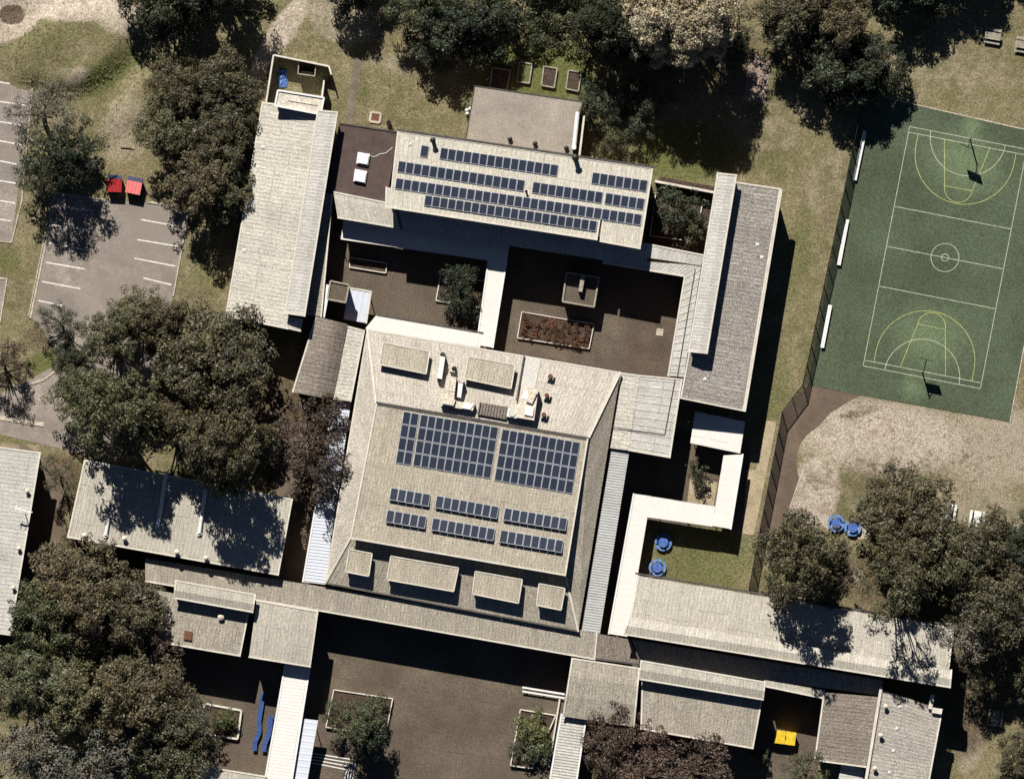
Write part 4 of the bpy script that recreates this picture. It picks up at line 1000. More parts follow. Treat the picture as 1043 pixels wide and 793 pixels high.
# hall
array('two column block at the left of the big solar array on the hall', (411, 418.4), (427, 421.1), (-2.1, 13.2), 2, 4)
array('left ten column block of the big solar array on the hall', (428.6, 421.5), (507.8, 434.7), (-2.1, 13.2), 10, 4)
array('right ten column block of the big solar array on the hall', (511.5, 436.3), (591, 450.2), (-2.1, 13.2), 10, 4)
array('five tilted solar panels, left end of the upper short row on the hall', (398, 496), (438.5, 503), (-2, 13), 5, 1, tilt=.3)
array('eight tilted solar panels, middle of the upper short row on the hall', (444.5, 504), (508, 515.5), (-2, 13), 8, 1, tilt=.3)
array('eight tilted solar panels, right end of the upper short row on the hall', (514, 516.5), (578, 527.5), (-2, 13), 8, 1, tilt=.3)
array('five tilted solar panels, left end of the lower short row on the hall', (394.3, 518.5), (434.6, 525.5), (-2, 13), 5, 1, tilt=.3)
array('eight tilted solar panels, middle of the lower short row on the hall', (440.7, 526.7), (504.2, 538), (-2, 13), 8, 1, tilt=.3)
array('eight tilted solar panels, right end of the lower short row on the hall', (510, 539), (574, 550), (-2, 13), 8, 1, tilt=.3)

# ------------------------------------------------------------------ yard furniture
def planter(label, quad, z, w, soil_mat, name='planter', rail='white', open_=()):
    t = thing(name, label, 'planter', centre(quad))
    n = len(quad)
    for i in range(n):
        if i in open_: continue
        p, r = Wp(*quad[i]), Wp(*quad[(i + 1) % n]); mb = MB()
        h = z + .05 + .004 * i; o_ = Vector((0, 0, h / 2 - .02)); mb.bar(p + o_, r + o_, w, h); mb.build('edge_board' if rail == 'timber' else 'edge_wall', M['trim' if rail == 'white' else rail], t)
    ins = inset([tuple(Wp(*p)[:2]) for p in quad], w * .4)
    mb = MB(); mb.prism([(p.x, p.y, -.02) for p in ins], [(p.x, p.y, max(.08, z * .7)) for p in ins]); mb.build('soil', soil_mat, t)
    return t
planter('long white edged garden bed of red brown plants in the planted courtyard', [(531.5, 317.5), (605, 330), (600, 355), (527, 344)], .35, .11, M['soil'])
planter('white walled square planter with a bushy shrub beside the blue slides', [(208, 716), (246, 723), (242, 752), (204.5, 746)], .5, .24, M['soil'])
planter('planter box under the round tree in the south courtyard', [(340, 702), (400, 711), (392.5, 749), (332, 740)], .45, .13, M['soil'])
planter('narrow planter with a green shrub beside the corrugated walkway', [(530, 722), (566, 728), (542, 782), (520, 779)], .45, .15, M['soil'])
planter('white edged corner bed under the small dark tree in the west courtyard', [(449, 279), (497, 287), (493, 314), (444, 306)], .3, .13, M['soil'])
planter('low white edged bed along the shaded side of the west courtyard', [(356, 262), (394, 268), (393, 278), (356, 272)], .3, .13, M['soil'])
planter('white edged planting bed around the tree in the north east light well', [(668, 196), (716, 204), (708, 246), (662, 240)], .3, .13, M['soil'])
kerb([(570, 712), (559, 780)], .2, .4, 'low_wall', M['trim'])['kind'] = 'structure'
for lab, quad, mt in (('first raised garden bed, with pale stakes, next to the gravel roof', [(502, 69), (520, 72), (516, 92), (499, 89)], 'soil'),
                  ('second raised garden bed, with grass inside, near the gravel roof', [(529, 63), (542, 65.5), (539, 85), (526.5, 83)], 'lush'),
                  ('third raised garden bed, with dark soil, near the gravel roof', [(554, 67.5), (567.5, 70), (564.5, 89.5), (551.5, 87)], 'soil'),
                  ('fourth raised garden bed, half in tree shade, near the gravel roof', [(579, 71.5), (592, 74), (589, 93), (576.5, 90.5)], 'soil')):
    planter(lab, quad, .4, .16, M['soil'] if mt == 'soil' else plain('bed_grass', alb(112, 118, 72), .95, .4, 3, 8), 'raised_bed', 'timber')
for k, (a, c) in enumerate((((496, 83), (502, 72)), ((494, 82), (500, 78)))):
    mb = MB(); mb.bar(Wp(*a, .06 + k * .1), Wp(*c, .25 + k * .1), .12, .06)
    single('garden_stake', mb, M['timber'], ('pale timber stake leaning on the first raised bed', 'shorter timber stake lying beside the first raised bed')[k], 'stake')
t = thing('pit_cover', 'square concrete pit surround with rusty grate on the north lawn', 'drain', Wp(382.5, 119))
for k, (p, r) in enumerate((((378, 114), (388, 115.5)), ((388, 115.5), (386.5, 125)), ((386.5, 125), (376.5, 123.5)), ((376.5, 123.5), (378, 114)))):
    mb = MB(); mb.bar(Wp(*p, .08), Wp(*r, .08), .3, .2 + .004 * k); mb.build('edge', M['concrete'], t)
mb = MB(); mb.box(tuple(Wp(382.3, 119.5, .0)), .9, .9, .1, -.15); mb.build('grate', M['rust'], t)
t = thing('drum', 'dark drum standing by the north lawn path', 'drum', Wp(396, 125)); mb = MB(); mb.disc(tuple(Wp(396, 125)), .3, .9, 16); mb.build('body', M['steel'], t)
mb = MB(); mb.disc(tuple(Wp(396, 125, .9)), .32, .05, 16); mb.build('lid', M['black'], t)
t = thing('gas_meter', 'pair of white gas bottles at the wall of the gravel roofed annexe', 'gas bottle', Wp(477, 112))
for p in ((475.5, 112.5), (479, 111), (476, 116)):
    mb = MB(); c = Wp(*p); mb.disc((c.x, c.y, 0), .22, 1.1, 12); mb.disc((c.x, c.y, 1.1), .22, .15, 12, 0, .08); mb.build('bottle', M['white'], t)
def picnic_table(label, px, py, rz, col='timber'):
    t = thing('picnic_table', label, 'picnic table', Wp(px, py), 'picnic tables'); t.rotation_euler.z = rz; ORIG[t.name] = Vector((0, 0, 0))
    def bb(name, c, sx, sy, sz): mb = MB(); mb.box(c, sx, sy, sz); return mb.build(name, M[col], t)
    for k in range(5): bb('top_plank', (-.36 + k * .18, 0, .72), .16, 2.0, .045)
    for s_ in (-1, 1):
        for k in range(2): bb('seat_plank', (s_ * (.72 + k * .17), 0, .42), .15, 2.0, .045)
        for e in (-.7, .7):
            mb = MB(); mb.bar((s_ * .25, e, .72), (s_ * .6, e, .0), .08, .08); mb.build('leg', M['steel'], t)
    for e in (-.7, .7): mb = MB(); mb.bar((-.85, e, .39), (.85, e, .39), .07, .06); mb.build('cross_beam', M['steel'], t)
picnic_table('grey slatted picnic table on the dry grass at the upper right', 1011, 37, math.radians(80))
picnic_table('pale picnic table cut by the right edge at the top', 1042, 46, math.radians(80))
picnic_table('pale picnic table in the sun at the edge of the right hand trees', 995, 528, math.radians(-8), 'white')
picnic_table('picnic table seen through the crown of the right hand gum tree', 966, 521, math.radians(-8), 'white')
picnic_table('picnic table in deep shade under the right hand gum tree', 984, 562, math.radians(-8))
picnic_table('weathered picnic table on the bare earth at the lower right', 1013.5, 731, math.radians(-8))
picnic_table('picnic table half hidden under the sparse tree beside the red bins', 91, 168, math.radians(80))
def round_table(label, px, py, rot):
    t = thing('round_table', label, 'table', Wp(px, py), 'blue round tables'); t.rotation_euler.z = rot; ORIG[t.name] = Vector((0, 0, 0))
    mb = MB(); mb.disc((0, 0, .72), .62, .05, 28); mb.build('table_top', M['blue'], t)
    mb = MB(); mb.disc((0, 0, 0), .3, .06, 16); mb.tube([(0, 0, .05), (0, 0, .74)], .07, 10); mb.build('pedestal', M['navy'], t)
    for k in range(4):
        mb = MB(); a0 = k * math.pi / 2 + .1; a1 = a0 + math.pi / 2 - .2; n = 8
        for i in range(n):
            u0 = a0 + (a1 - a0) * i / n; u1 = a0 + (a1 - a0) * (i + 1) / n
            p = [(r * math.cos(a), r * math.sin(a)) for a, r in ((u0, .78), (u1, .78), (u1, 1.08), (u0, 1.08))]
            mb.prism([(x, y, .43) for x, y in p], [(x, y, .48) for x, y in p])
        mb.build('seat', M['tarp'], t)
        am = (a0 + a1) / 2; mb = MB(); mb.bar((.05 * math.cos(am), .05 * math.sin(am), .4), (.95 * math.cos(am), .95 * math.sin(am), .4), .07, .07); mb.build('seat_arm', M['navy'], t)
round_table('upper blue round table with ring seats in the small east garden', 675.5, 552, .3)
round_table('lower blue round table with ring seats, by the long cream roof', 669.5, 577.5, .8)
round_table('left blue round table on the bare earth beside the gum tree', 851.5, 532.5, .1)
round_table('right blue round table on the bare earth, next to its twin', 868.5, 537, .6)
round_table('blue round table showing dimly through the crown of the gum tree', 926, 518, .4)
sheet('seating_slab', [(832, 526), (842, 523), (862, 528), (884, 534), (888, 540), (884, 548), (872, 549), (860, 541), (846, 541), (834, 532)], .03, M['concrete'])
# court benches
def court_bench(label, a, c):
    p, r = Wp(*a), Wp(*c); t = thing('bench', label, 'bench', (p + r) / 2, 'court side benches')
    for k in (-1, 1):
        d = (r - p).normalized(); s_ = Vector((-d.y, d.x, 0)) * (.12 * k); mb = MB(); z = Vector((0, 0, .47)); mb.bar(p + s_ + z, r + s_ + z, .22, .05); mb.build('seat_plank', M['white'], t)
    for f in (.04, .35, .65, .96):
        c_ = lerp(p, r, f); mb = MB(); mb.box((c_.x, c_.y, .02), .35, .08, .43, math.atan2(d.y, d.x) + math.pi / 2); mb.build('leg', M['steel'], t)
court_bench('white court side bench nearest the top of the court', (880.8, 133.5), (870.5, 183.5)); court_bench('middle white court side bench along the fence', (863, 223.5), (854.2, 270)); court_bench('white court side bench nearest the bare earth', (845.6, 310.5), (837.3, 354))
# rings
def ring_post(label, base, board, hh=3.0):
    p = Wp(*base); q = Wp(*board); t = thing('basketball_hoop', label, 'basketball hoop', p, 'court hoops')
    d = (q - p); d.z = 0; dist = d.length; d.normalize(); s_ = Vector((-d.y, d.x, 0))
    k = lambda u, v, z: p + d * u + s_ * v + Vector((0, 0, z))
    mb = MB(); mb.tube([k(0, 0, 0), k(0, 0, hh)], .09, 10); mb.build('post', M['black'], t)
    mb = MB(); mb.tube([k(0, 0, hh - .1), k(dist * .5, 0, hh + .25), k(dist, 0, hh + .3)], .06, 8); mb.build('arm', M['black'], t)
    mb = MB(); mb.bar(k(dist, -.9, hh + .4), k(dist, .9, hh + .4), .06, 1.1); bd = mb.build('backboard', M['black'], t)
    mb = MB(); r = .23; c = k(dist + .32, 0, hh + .02); mb.tube([c + Vector((r * math.cos(a), r * math.sin(a), 0)) for a in [i * math.pi / 8 for i in range(17)]], .018, 6, cap=False); mb.bar(k(dist, 0, hh + .02), k(dist + .1, 0, hh + .02), .05, .05); mb.build('rim', M['rust'], t)
ring_post('basketball hoop at the upper end of the green court', (988, 142), (984.5, 150.5)); ring_post('basketball hoop at the lower end of the green court, by the bare earth', (939.5, 379), (942.5, 366))
# bins
def bin_(label, c, w, d, h, rz, lidmat):
    t = thing('skip_bin', label, 'bin', Wp(*c)); t.rotation_euler.z = rz; ORIG[t.name] = Vector((0, 0, 0))
    mb = MB(); mb.prism([(-w / 2 + .1, -d / 2 + .1, .12), (w / 2 - .1, -d / 2 + .1, .12), (w / 2 - .1, d / 2 - .1, .12), (-w / 2 + .1, d / 2 - .1, .12)],
                        [(-w / 2, -d / 2, h), (w / 2, -d / 2, h), (w / 2, d / 2, h + .12), (-w / 2, d / 2, h + .12)]); mb.build('body', M['red'], t)
    mb = MB(); mb.prism([(-w / 2 - .04, -d / 2 - .04, h + .004), (w / 2 + .04, -d / 2 - .04, h + .004), (w / 2 + .04, d / 4, h + .1), (-w / 2 - .04, d / 4, h + .1)],
                        [(-w / 2 - .04, -d / 2 - .04, h + .05), (w / 2 + .04, -d / 2 - .04, h + .05), (w / 2 + .04, d / 4, h + .15), (-w / 2 - .04, d / 4, h + .15)])
    for k in range(4): x = -w / 2 + w * (k + .5) / 4; mb.bar((x, -d / 2, h + .07), (x, d / 4, h + .17), .06, .05)
    mb.build('lid', M[lidmat], t)
    mb = MB(); mb.box((0, d * .375 + .01, h + .06), w + .06, d * .24, .12); mb.build('back_rim', M['navy'], t)
    for sx in (-1, 1):
        for sy in (-1, 1): mb = MB(); mb.tube([(sx * (w / 2 - .2) - .04, sy * (d / 2 - .2), .09), (sx * (w / 2 - .2) + .04, sy * (d / 2 - .2), .09)], .09, 10); mb.build('wheel', M['black'], t)
        mb = MB(); mb.bar((sx * (w / 2 + .05), -.4, h * .7), (sx * (w / 2 + .05), .4, h * .7), .08, .1); mb.build('lifting_pocket', M['red'], t)
bin_('bright red skip bin with dark blue back rim at the head of the car park', (117, 187), 1.75, 2.1, 1.35, -.03, 'red'); bin_('skip bin with faded pinkish red lid beside the bright red one', (137, 189), 1.8, 2.05, 1.35, -.2, 'pink')
# yellow shade table
t = thing('skip_bin', 'bright yellow lidded bin at the edge of the dark yard in the south east', 'bin', Wp(799.5, 750.5)); t.rotation_euler.z = -.13; ORIG[t.name] = Vector((0, 0, 0))
mb = MB(); mb.prism([(-1.15, -.65, .1), (1.15, -.65, .1), (1.15, .65, .1), (-1.15, .65, .1)], [(-1.3, -.78, 1.25), (1.3, -.78, 1.25), (1.3, .78, 1.25), (-1.3, .78, 1.25)]); mb.build('body', M['yellow'], t)
for s_ in (-1, 1): mb = MB(); mb.prism([(s_ * .66 - .64, -.82, 1.254), (s_ * .66 + .64, -.82, 1.254), (s_ * .66 + .64, .82, 1.254), (s_ * .66 - .64, .82, 1.254)], [(s_ * .66 - .64, -.82, 1.3), (s_ * .66 + .64, -.82, 1.3), (s_ * .66 + .64, .82, 1.36), (s_ * .66 - .64, .82, 1.36)]); mb.build('lid', M['yellow'], t)
mb = MB(); mb.bar((.05, -.3, 1.36), (.05, .2, 1.38), .07, .06); mb.build('handle', M['black'], t)
for sx in (-1, 1):
    for sy in (-1, 1): mb = MB(); mb.box((sx, sy * .5, 0), .2, .2, .12); mb.build('foot', M['black'], t)
# wavy blue slides / benches
def slide(label, pts):
    t = thing('wavy_bench', label, 'bench', Wp(*pts[len(pts) // 2]), 'blue wavy benches')
    P = [Wp(*p) for p in pts]; dense = []
    for i in range(len(P) - 1):
        p0 = P[max(i - 1, 0)]; p1 = P[i]; p2 = P[i + 1]; p3 = P[min(i + 2, len(P) - 1)]
        for k in range(6):
            u = k / 6; dense.append(.5 * ((2 * p1) + (-p0 + p2) * u + (2 * p0 - 5 * p1 + 4 * p2 - p3) * u * u + (-p0 + 3 * p1 - 3 * p2 + p3) * u ** 3))
    dense.append(P[-1]); mb = MB()
    for i in range(len(dense) - 1):
        d0 = (dense[min(i + 1, len(dense) - 1)] - dense[max(i - 1, 0)]).normalized(); d1 = (dense[min(i + 2, len(dense) - 1)] - dense[i]).normalized()
        s0 = Vector((-d0.y, d0.x, 0)) * .28; s1 = Vector((-d1.y, d1.x, 0)) * .28; a, c = dense[i], dense[i + 1]
        q = [a - s0, c - s1, c + s1, a + s0]; mb.prism([v + Vector((0, 0, .42)) for v in q], [v + Vector((0, 0, .5)) for v in q])
    mb.build('seat', M['blue2'], t)
    for f in (.05, .35, .65, .95):
        c = dense[int(f * (len(dense) - 1))]; mb = MB(); mb.box((c.x, c.y, .02), .3, .12, .4, .1); mb.build('leg', M['black'], t)
slide('left blue wavy bench between the square planter and the white walkway', [(268, 705), (266, 720), (264, 733), (264, 745), (260, 755), (259.5, 764)]); slide('right blue wavy bench close beside the white walkway', [(276, 728), (275, 740), (273.5, 748), (270, 757), (269, 765)])
# terraced steps
t = thing('concrete_steps', 'pale L shaped terraced steps at the bottom of the south courtyard', 'steps', Wp(345, 785))
for k, (dx, dy) in enumerate(((0, 0), (-3, 3.2), (-6, 6.4), (-9, 9.6))):
    p = [(318, 766.5 + dy), (362.5 + dx, 773.5 + dy), (357 + dx, 806), (308, 800)]
    h = .14 * (k + 1); w = [Wp(*c) for c in p]
    mb = MB(); mb.prism([(c.x, c.y, -.02) for c in w], [(c.x, c.y, h) for c in w]); mb.build('tread', M['courtyard'], t)
    if k < 4:
        for e, (a, c) in enumerate(((p[0], p[1]), (p[1], p[2]))):
            mb = MB(); mb.bar(Wp(*a, 0) + Vector((0, 0, h + .006)), Wp(*c, 0) + Vector((0, 0, h + .006)), .13, .03 + .004 * e); mb.build('nosing', M['white'], t)
t = thing('bench', 'long white bench by the top of the narrow planter in the south courtyard', 'bench', Wp(553, 703))
for k in range(2): mb = MB(); mb.bar(Wp(532, 699.5 + k * 4, .45), Wp(575, 706.5 + k * 4, .45), .22, .06); mb.build('seat_plank', M['white'], t)
for f in (.1, .5, .9): mb = MB(); c = lerp(Wp(532, 701.5), Wp(575, 708.5), f); mb.box((c.x, c.y, .02), .1, .6, .41, -.15); mb.build('leg', M['steel'], t)
mb = MB(); c = Wp(648, 284)
sheet('drain_cover', [(669, 334), (676, 335), (675, 342), (668, 341)], .03, M['concrete'])

# ------------------------------------------------------------------ fences
UNIT = {}
def fence(name, label, pts, h, cat='fence', spacing=2.6, wire=.024, cell=.15, mat='black'):
    t = thing(name, label, cat, Wp(*pts[0])); first = True
    if (h, wire) not in UNIT:
        mb = MB(); n = int(2.6 / cell); m_ = int(h / cell)
        for k in range(n): mb.bar(((k + .5) / n, 0, .05), ((k + .5) / n, 0, h), wire / 2.6, wire)
        for k in range(m_): mb.bar((0, .004, .05 + h * k / m_), (1, .004, .05 + h * k / m_), wire, wire)
        o = mb.build('mesh_panel', M[mat]); o.data.name = 'mesh_panel'; UNIT[(h, wire)] = o.data; bpy.data.objects.remove(o)
        mb = MB(); mb.tube([(0, 0, 0), (0, 0, h + .1)], .07, 8); o = mb.build('post', M[mat]); UNIT[('p', h, wire)] = o.data; bpy.data.objects.remove(o)
        mb = MB(); mb.bar((0, 0, h), (1, 0, h), .07, .07); o = mb.build('rail', M[mat]); UNIT[('r', h, wire)] = o.data; bpy.data.objects.remove(o)
    org = Wp(*pts[0])
    for a, c in zip(pts[:-1], pts[1:]):
        p, r = Wp(*a), Wp(*c); L = (r - p).length; n = max(1, round(L / spacing)); d = (r - p) / n; rz = math.atan2(d.y, d.x)
        for k in range(n):
            for nm, key in (('mesh_panel', (h, wire)), ('rail', ('r', h, wire)), ('post', ('p', h, wire))):
                o = link(bpy.data.objects.new(nm, UNIT[key]), t); o.location = p + d * k - org
                if nm != 'post': o.rotation_euler.z = rz; o.scale = (d.length, 1, 1)
    o = link(bpy.data.objects.new('post', UNIT[('p', h, wire)]), t); o.location = Wp(*pts[-1]) - org
    return t
fence('chain_link_fence', 'tall dark chain link fence along the left side of the sports court', [(875.5, 116), (860.5, 190), (817.5, 391), (796.5, 419), (763, 597)], 2.3)
fence('chain_link_fence', 'low dark wire fence along the north edge of the long cream wing', [(763, 600), (840, 614), (912, 627)], 1.5)
t = thing('garden_wall', 'low wall closing the north side of the light well by the east wing', 'wall', Wp(697, 190))
mb = MB(); mb.bar(Wp(667, 184.5, .95), Wp(728, 196, .95), .2, 1.9); mb.build('wall', M['wall'], t); mb = MB(); mb.bar(Wp(667, 184.5, 1.94), Wp(728, 196, 1.94), .3, .1); mb.build('coping', M['trim'], t)
for k, (a, c) in enumerate((((264, 80), (276, 79.5)),)):
    mb = MB(); mb.tube([Wp(265, 80, .12), Wp(276, 79.5, .12)], .12, 8); single('log', mb, M['bark'], 'short dark log on the ground beside the walled yard', 'log')
mb = MB(); mb.tube([Wp(123, 150, .1), Wp(131, 150.5, .12), Wp(137, 152, .1)], [.1, .09, .05], 7); single('fallen_branch', mb, M['bark'], 'thin fallen branch on the dry grass above the red bins', 'branch')

# ------------------------------------------------------------------ trees
VAR = {}
def crown_mesh(key, seed, R, zb, zt, mat, nb=12, rb=.36, ncl=15, rc=.72, nl=125, leaf=.27, keep=1.0, flat=.8, rough=.55, lumps=.14, shell=.7, limbs=.5, bark='bark'):
    """boughs on a dome, leaf clumps on every bough, leaves on every clump; trunk and limbs reach the clumps"""
    rg = np.random.RandomState(seed); hgt = zt - zb
    am = [rg.uniform(-1, 1) * lumps / (k ** .5) for k in range(1, 7)]; ph = rg.uniform(0, 6.28, 6)
    outl = lambda th: 1 + sum(a * math.cos((k + 2) * th + p) for k, (a, p) in enumerate(zip(am, ph)))
    boughs = []; tries = 0; dm = R * 1.25 / math.sqrt(nb)
    while len(boughs) < nb and tries < 3000:
        tries += 1
        th = rg.uniform(0, 6.283); rho = math.sqrt(rg.uniform(0, 1)); rad = rho * outl(th) * (1 - rb * .85)
        x, y = rad * R * math.cos(th), rad * R * math.sin(th)
        if any((x - a) ** 2 + (y - b_) ** 2 < dm * dm for a, b_, _, _ in boughs):
            if tries % 60 == 0: dm *= .93
            continue
        z = zb + hgt * (math.sqrt(max(0, 1 - min(1, rho * .98) ** 2)) * .8 - .05 + rg.uniform(-.13, .13))
        boughs.append((x, y, z, R * rb * rg.uniform(.75, 1.25)))
    pts = []
    for x, y, z, r in boughs:
        n = max(3, int(ncl * (r / (R * rb)) ** 2))
        for _ in range(n):
            d = rg.normal(size=3); d /= np.linalg.norm(d)
            if d[2] < -.15: d[2] = -d[2]
            q = rg.uniform(.65, 1.0)
            if rg.uniform() < keep: pts.append((x + d[0] * r * q, y + d[1] * r * q, z + d[2] * r * q * .95))
    allv = []; cl_ = []
    for p in pts:
        r = rc * rg.uniform(.6, 1.3); n = max(8, int(nl * (r / rc) ** 2))
        d = rg.normal(size=(n, 3)); d /= np.linalg.norm(d, axis=1)[:, None]; d[:, 2] = np.where(d[:, 2] < -.35, -d[:, 2], d[:, 2])
        rad = r * (shell + (1.1 - shell) * rg.uniform(size=n) ** .6) * (1 + .25 * np.sin(d[:, 0] * 5 + p[0] * 3) * np.cos(d[:, 1] * 5 + p[1]))
        c = np.array(p) + d * rad[:, None] * np.array([1, 1, flat])
        nm = d + rg.normal(size=(n, 3)) * rough; nm /= np.linalg.norm(nm, axis=1)[:, None]
        t1 = np.cross(nm, rg.normal(size=(n, 3))); t1 /= np.linalg.norm(t1, axis=1)[:, None]; t2 = np.cross(nm, t1)
        l = leaf * rg.uniform(.55, 1.4, n)
        a = t1 * (l / 2)[:, None]; b_ = t2 * (l * rg.uniform(.2, .36, n))[:, None]
        allv.append(np.stack([c - a, c + b_, c + a, c - b_], 1).reshape(-1, 3)); cl_.append(np.full(n * 4, rg.uniform()))
    v = np.concatenate(allv); me_ = bpy.data.meshes.new('crown')
    np_mesh(me_, v, np.arange(len(v)).reshape(-1, 4))
    at = me_.attributes.new('clump', 'FLOAT', 'POINT'); at.data.foreach_set('value', np.concatenate(cl_).astype(np.float32))
    me_.materials.append(M[mat])
    mb = MB(); fork = max(.4, zb * .8); tr = .05 * R + .05
    mb.tube([(0, 0, -.1), (.04 * R, .02 * R, fork * .5), (0, 0, fork), (0, 0, zb + hgt * .4)], [tr * 1.25, tr, tr * .85, tr * .4], 9)
    for x, y, z, r in boughs:
        f = rg.uniform(.6, 1.0) * fork; mid = (x * .5 + rg.uniform(-.3, .3), y * .5 + rg.uniform(-.3, .3), lerp(f, z, .6))
        mb.tube([(0, 0, f), mid, (x, y, z)], [tr * .5, tr * .32, tr * .16], 6, cap=False)
    for p in pts:
        if rg.uniform() > limbs: continue
        x, y, z, r = min(boughs, key=lambda q: (q[0] - p[0]) ** 2 + (q[1] - p[1]) ** 2 + (q[2] - p[2]) ** 2)
        mb.tube([(x * .8, y * .8, z - r * .4), ((x + p[0]) / 2, (y + p[1]) / 2, (z + p[2]) / 2 - .1), (p[0], p[1], p[2])], [tr * .2, tr * .13, .02], 4, cap=False)
    ms = bpy.data.meshes.new('trunk'); ms.from_pydata(mb.v, [], mb.f); ms.materials.append(M[bark])
    VAR[key] = (me_, ms, R, zt)
for i in range(3): crown_mesh('gum%d' % i, 10 + i, 5.6, 3.2, 12.0, 'leaf_brown', nb=13 + i)
for i in range(2): crown_mesh('olive%d' % i, 30 + i, 5.6, 3.0, 11.5, 'leaf_olive', nb=10 + 2 * i, rb=.4)
for i in range(2): crown_mesh('dark%d' % i, 40 + i, 5.6, 1.5, 9.0, 'leaf_dark', nb=12, rough=.6)
crown_mesh('green0', 45, 5.6, 2.6, 10.5, 'leaf_green', nb=10, rb=.4, lumps=.2)
crown_mesh('pale0', 50, 7.2, 4.0, 13.5, 'leaf_pale', nb=30, rb=.25, ncl=16, rc=.66, nl=165, leaf=.24, rough=.42, flat=.95, shell=.85)
for i in range(3): crown_mesh('open%d' % i, 60 + i, 5.6, 4.5, 12.5, 'leaf_grey' if i == 1 else 'leaf_olive', nb=11, rb=.34, ncl=10, nl=70, keep=.8, lumps=.25, limbs=.9)
crown_mesh('airy0', 66, 5.6, 3.0, 10.5, 'leaf_dark', nb=12, rb=.3, ncl=10, nl=75, keep=.85, lumps=.3, limbs=.9)
for i in range(2): crown_mesh('red%d' % i, 70 + i, 5.0, 2.8, 9.5, 'leaf_red', nb=12, rb=.33, ncl=11, rc=.6, nl=70, leaf=.24, keep=.85, lumps=.22, rough=.8, limbs=.9)
crown_mesh('small0', 80, 2.6, 1.2, 5.2, 'leaf_dark', nb=8, rb=.4, ncl=8, rc=.45, nl=70, leaf=.2, lumps=.25); crown_mesh('small1', 81, 2.6, 1.0, 4.8, 'leaf_green', nb=8, rb=.38, ncl=8, rc=.42, nl=60, leaf=.2, keep=.85, lumps=.3)
crown_mesh('shrub0', 90, 1.4, .3, 2.0, 'leaf_lush', nb=6, rb=.42, ncl=7, rc=.3, nl=55, leaf=.16, lumps=.3); crown_mesh('shrub1', 91, 1.4, .25, 1.6, 'leaf_green', nb=6, rb=.42, ncl=6, rc=.3, nl=50, leaf=.16, lumps=.35, keep=.85)
crown_mesh('scrub0', 93, 4.0, .3, 2.2, 'leaf_green', nb=14, rb=.26, ncl=8, rc=.5, nl=55, leaf=.24, lumps=.35, keep=.75); crown_mesh('scrub1', 94, 4.0, .3, 2.4, 'leaf_olive', nb=14, rb=.24, ncl=7, rc=.5, nl=55, leaf=.24, lumps=.35, keep=.7)
crown_mesh('bedplant0', 95, .7, .08, .5, 'leaf_bed', nb=4, rb=.45, ncl=4, rc=.18, nl=30, leaf=.12, lumps=.3)

def tree(key, px, py, rpx, label, h=1.0, name='gum_tree', cat='tree', group=None, zbase=0.0, rot=None, sq=1.0):
    me_, ms, R, zt = VAR[key]; s_ = rpx * S / R * 1.1
    zm = zt * .72 * h + zbase
    c = Wp(px, py, zm); t = thing(name, label, cat, (c.x, c.y, zbase), group)
    t.rotation_euler.z = rnd.uniform(0, 6.28) if rot is None else rot
    for nm, m_ in (('trunk', ms), ('crown', me_)):
        o = link(bpy.data.objects.new(nm, m_), t); o.scale = (s_, s_ * sq, h)
    return t
T = tree
# north west
T('dark0', 172, -8, 46, 'dense dark green tree at the top left, its shade falling on the grass', 1.25, 'broadleaf_tree')
T('dark1', 226, -16, 40, 'dark tree at the top edge right of the top left tree, in its own shade', 1.25, 'broadleaf_tree')
T('gum0', 182, 92, 34, 'upper left olive gum tree above the car park bins', .8)
T('gum1', 226, 92, 36, 'olive gum tree at the north west corner of the west wing', .78)
T('olive0', 172, 132, 38, 'olive gum tree on the bare grass just above the skip bins', .8)
T('gum2', 218, 140, 40, 'brown olive gum tree beside the west wing roof', .85)
T('gum0', 205, 185, 40, 'brown gum tree between the car park and the west wing', .8, rot=2.2)
T('olive1', 232, 195, 30, 'small gum tree brushing the west wing wall', .7)
T('open1', 42, 115, 34, 'sparse grey leaved gum tree over the left car park corner', .75)
T('dark1', 66, 158, 24, 'small dense dark tree inside the airy tree by the skip bins', .8, 'broadleaf_tree', rot=.4); T('airy0', 60, 160, 40, 'dark tree left of the skip bins, shading the parking bays', .95, 'broadleaf_tree', rot=1.0)
T('open0', 40, 180, 24, 'thin gum tree on the strip between the two car parks', .6)
T('airy0', 62, 328, 22, 'small leafy green tree at the lower left corner of the car park', .62, 'broadleaf_tree')
T('dark1', 70, 365, 20, 'small dark tree below the car park corner', .6, 'broadleaf_tree', rot=.4)
T('red1', 2, 368, 22, 'dark tree cut by the left edge of the picture', .7, 'broadleaf_tree', rot=2.0)
# big western group
T('olive0', 140, 318, 30, 'pale olive gum tree at the bottom end of the car park', .85, rot=.7)
T('olive1', 112, 342, 30, 'olive gum tree at the left of the large western group', .85, rot=1.9)
T('gum1', 160, 332, 28, 'brown gum tree near the centre of the western group', .9, rot=2.9)
T('gum2', 220, 362, 58, 'largest round brown gum tree of the western group', 1.15, rot=1.2)
T('olive0', 82, 402, 36, 'pale olive gum tree at the lower left of the western group', .9, rot=3.0)
T('olive1', 122, 425, 47, 'broad olive gum tree overhanging the cream dappled block', 1.7, rot=.2)

T('gum0', 172, 432, 30, 'brown gum tree overhanging the middle of the dappled block', 1.2, rot=4.1); T('gum1', 230, 457, 46, 'wide brown gum tree overhanging the right part of the dappled block', 1.65, rot=5.0)

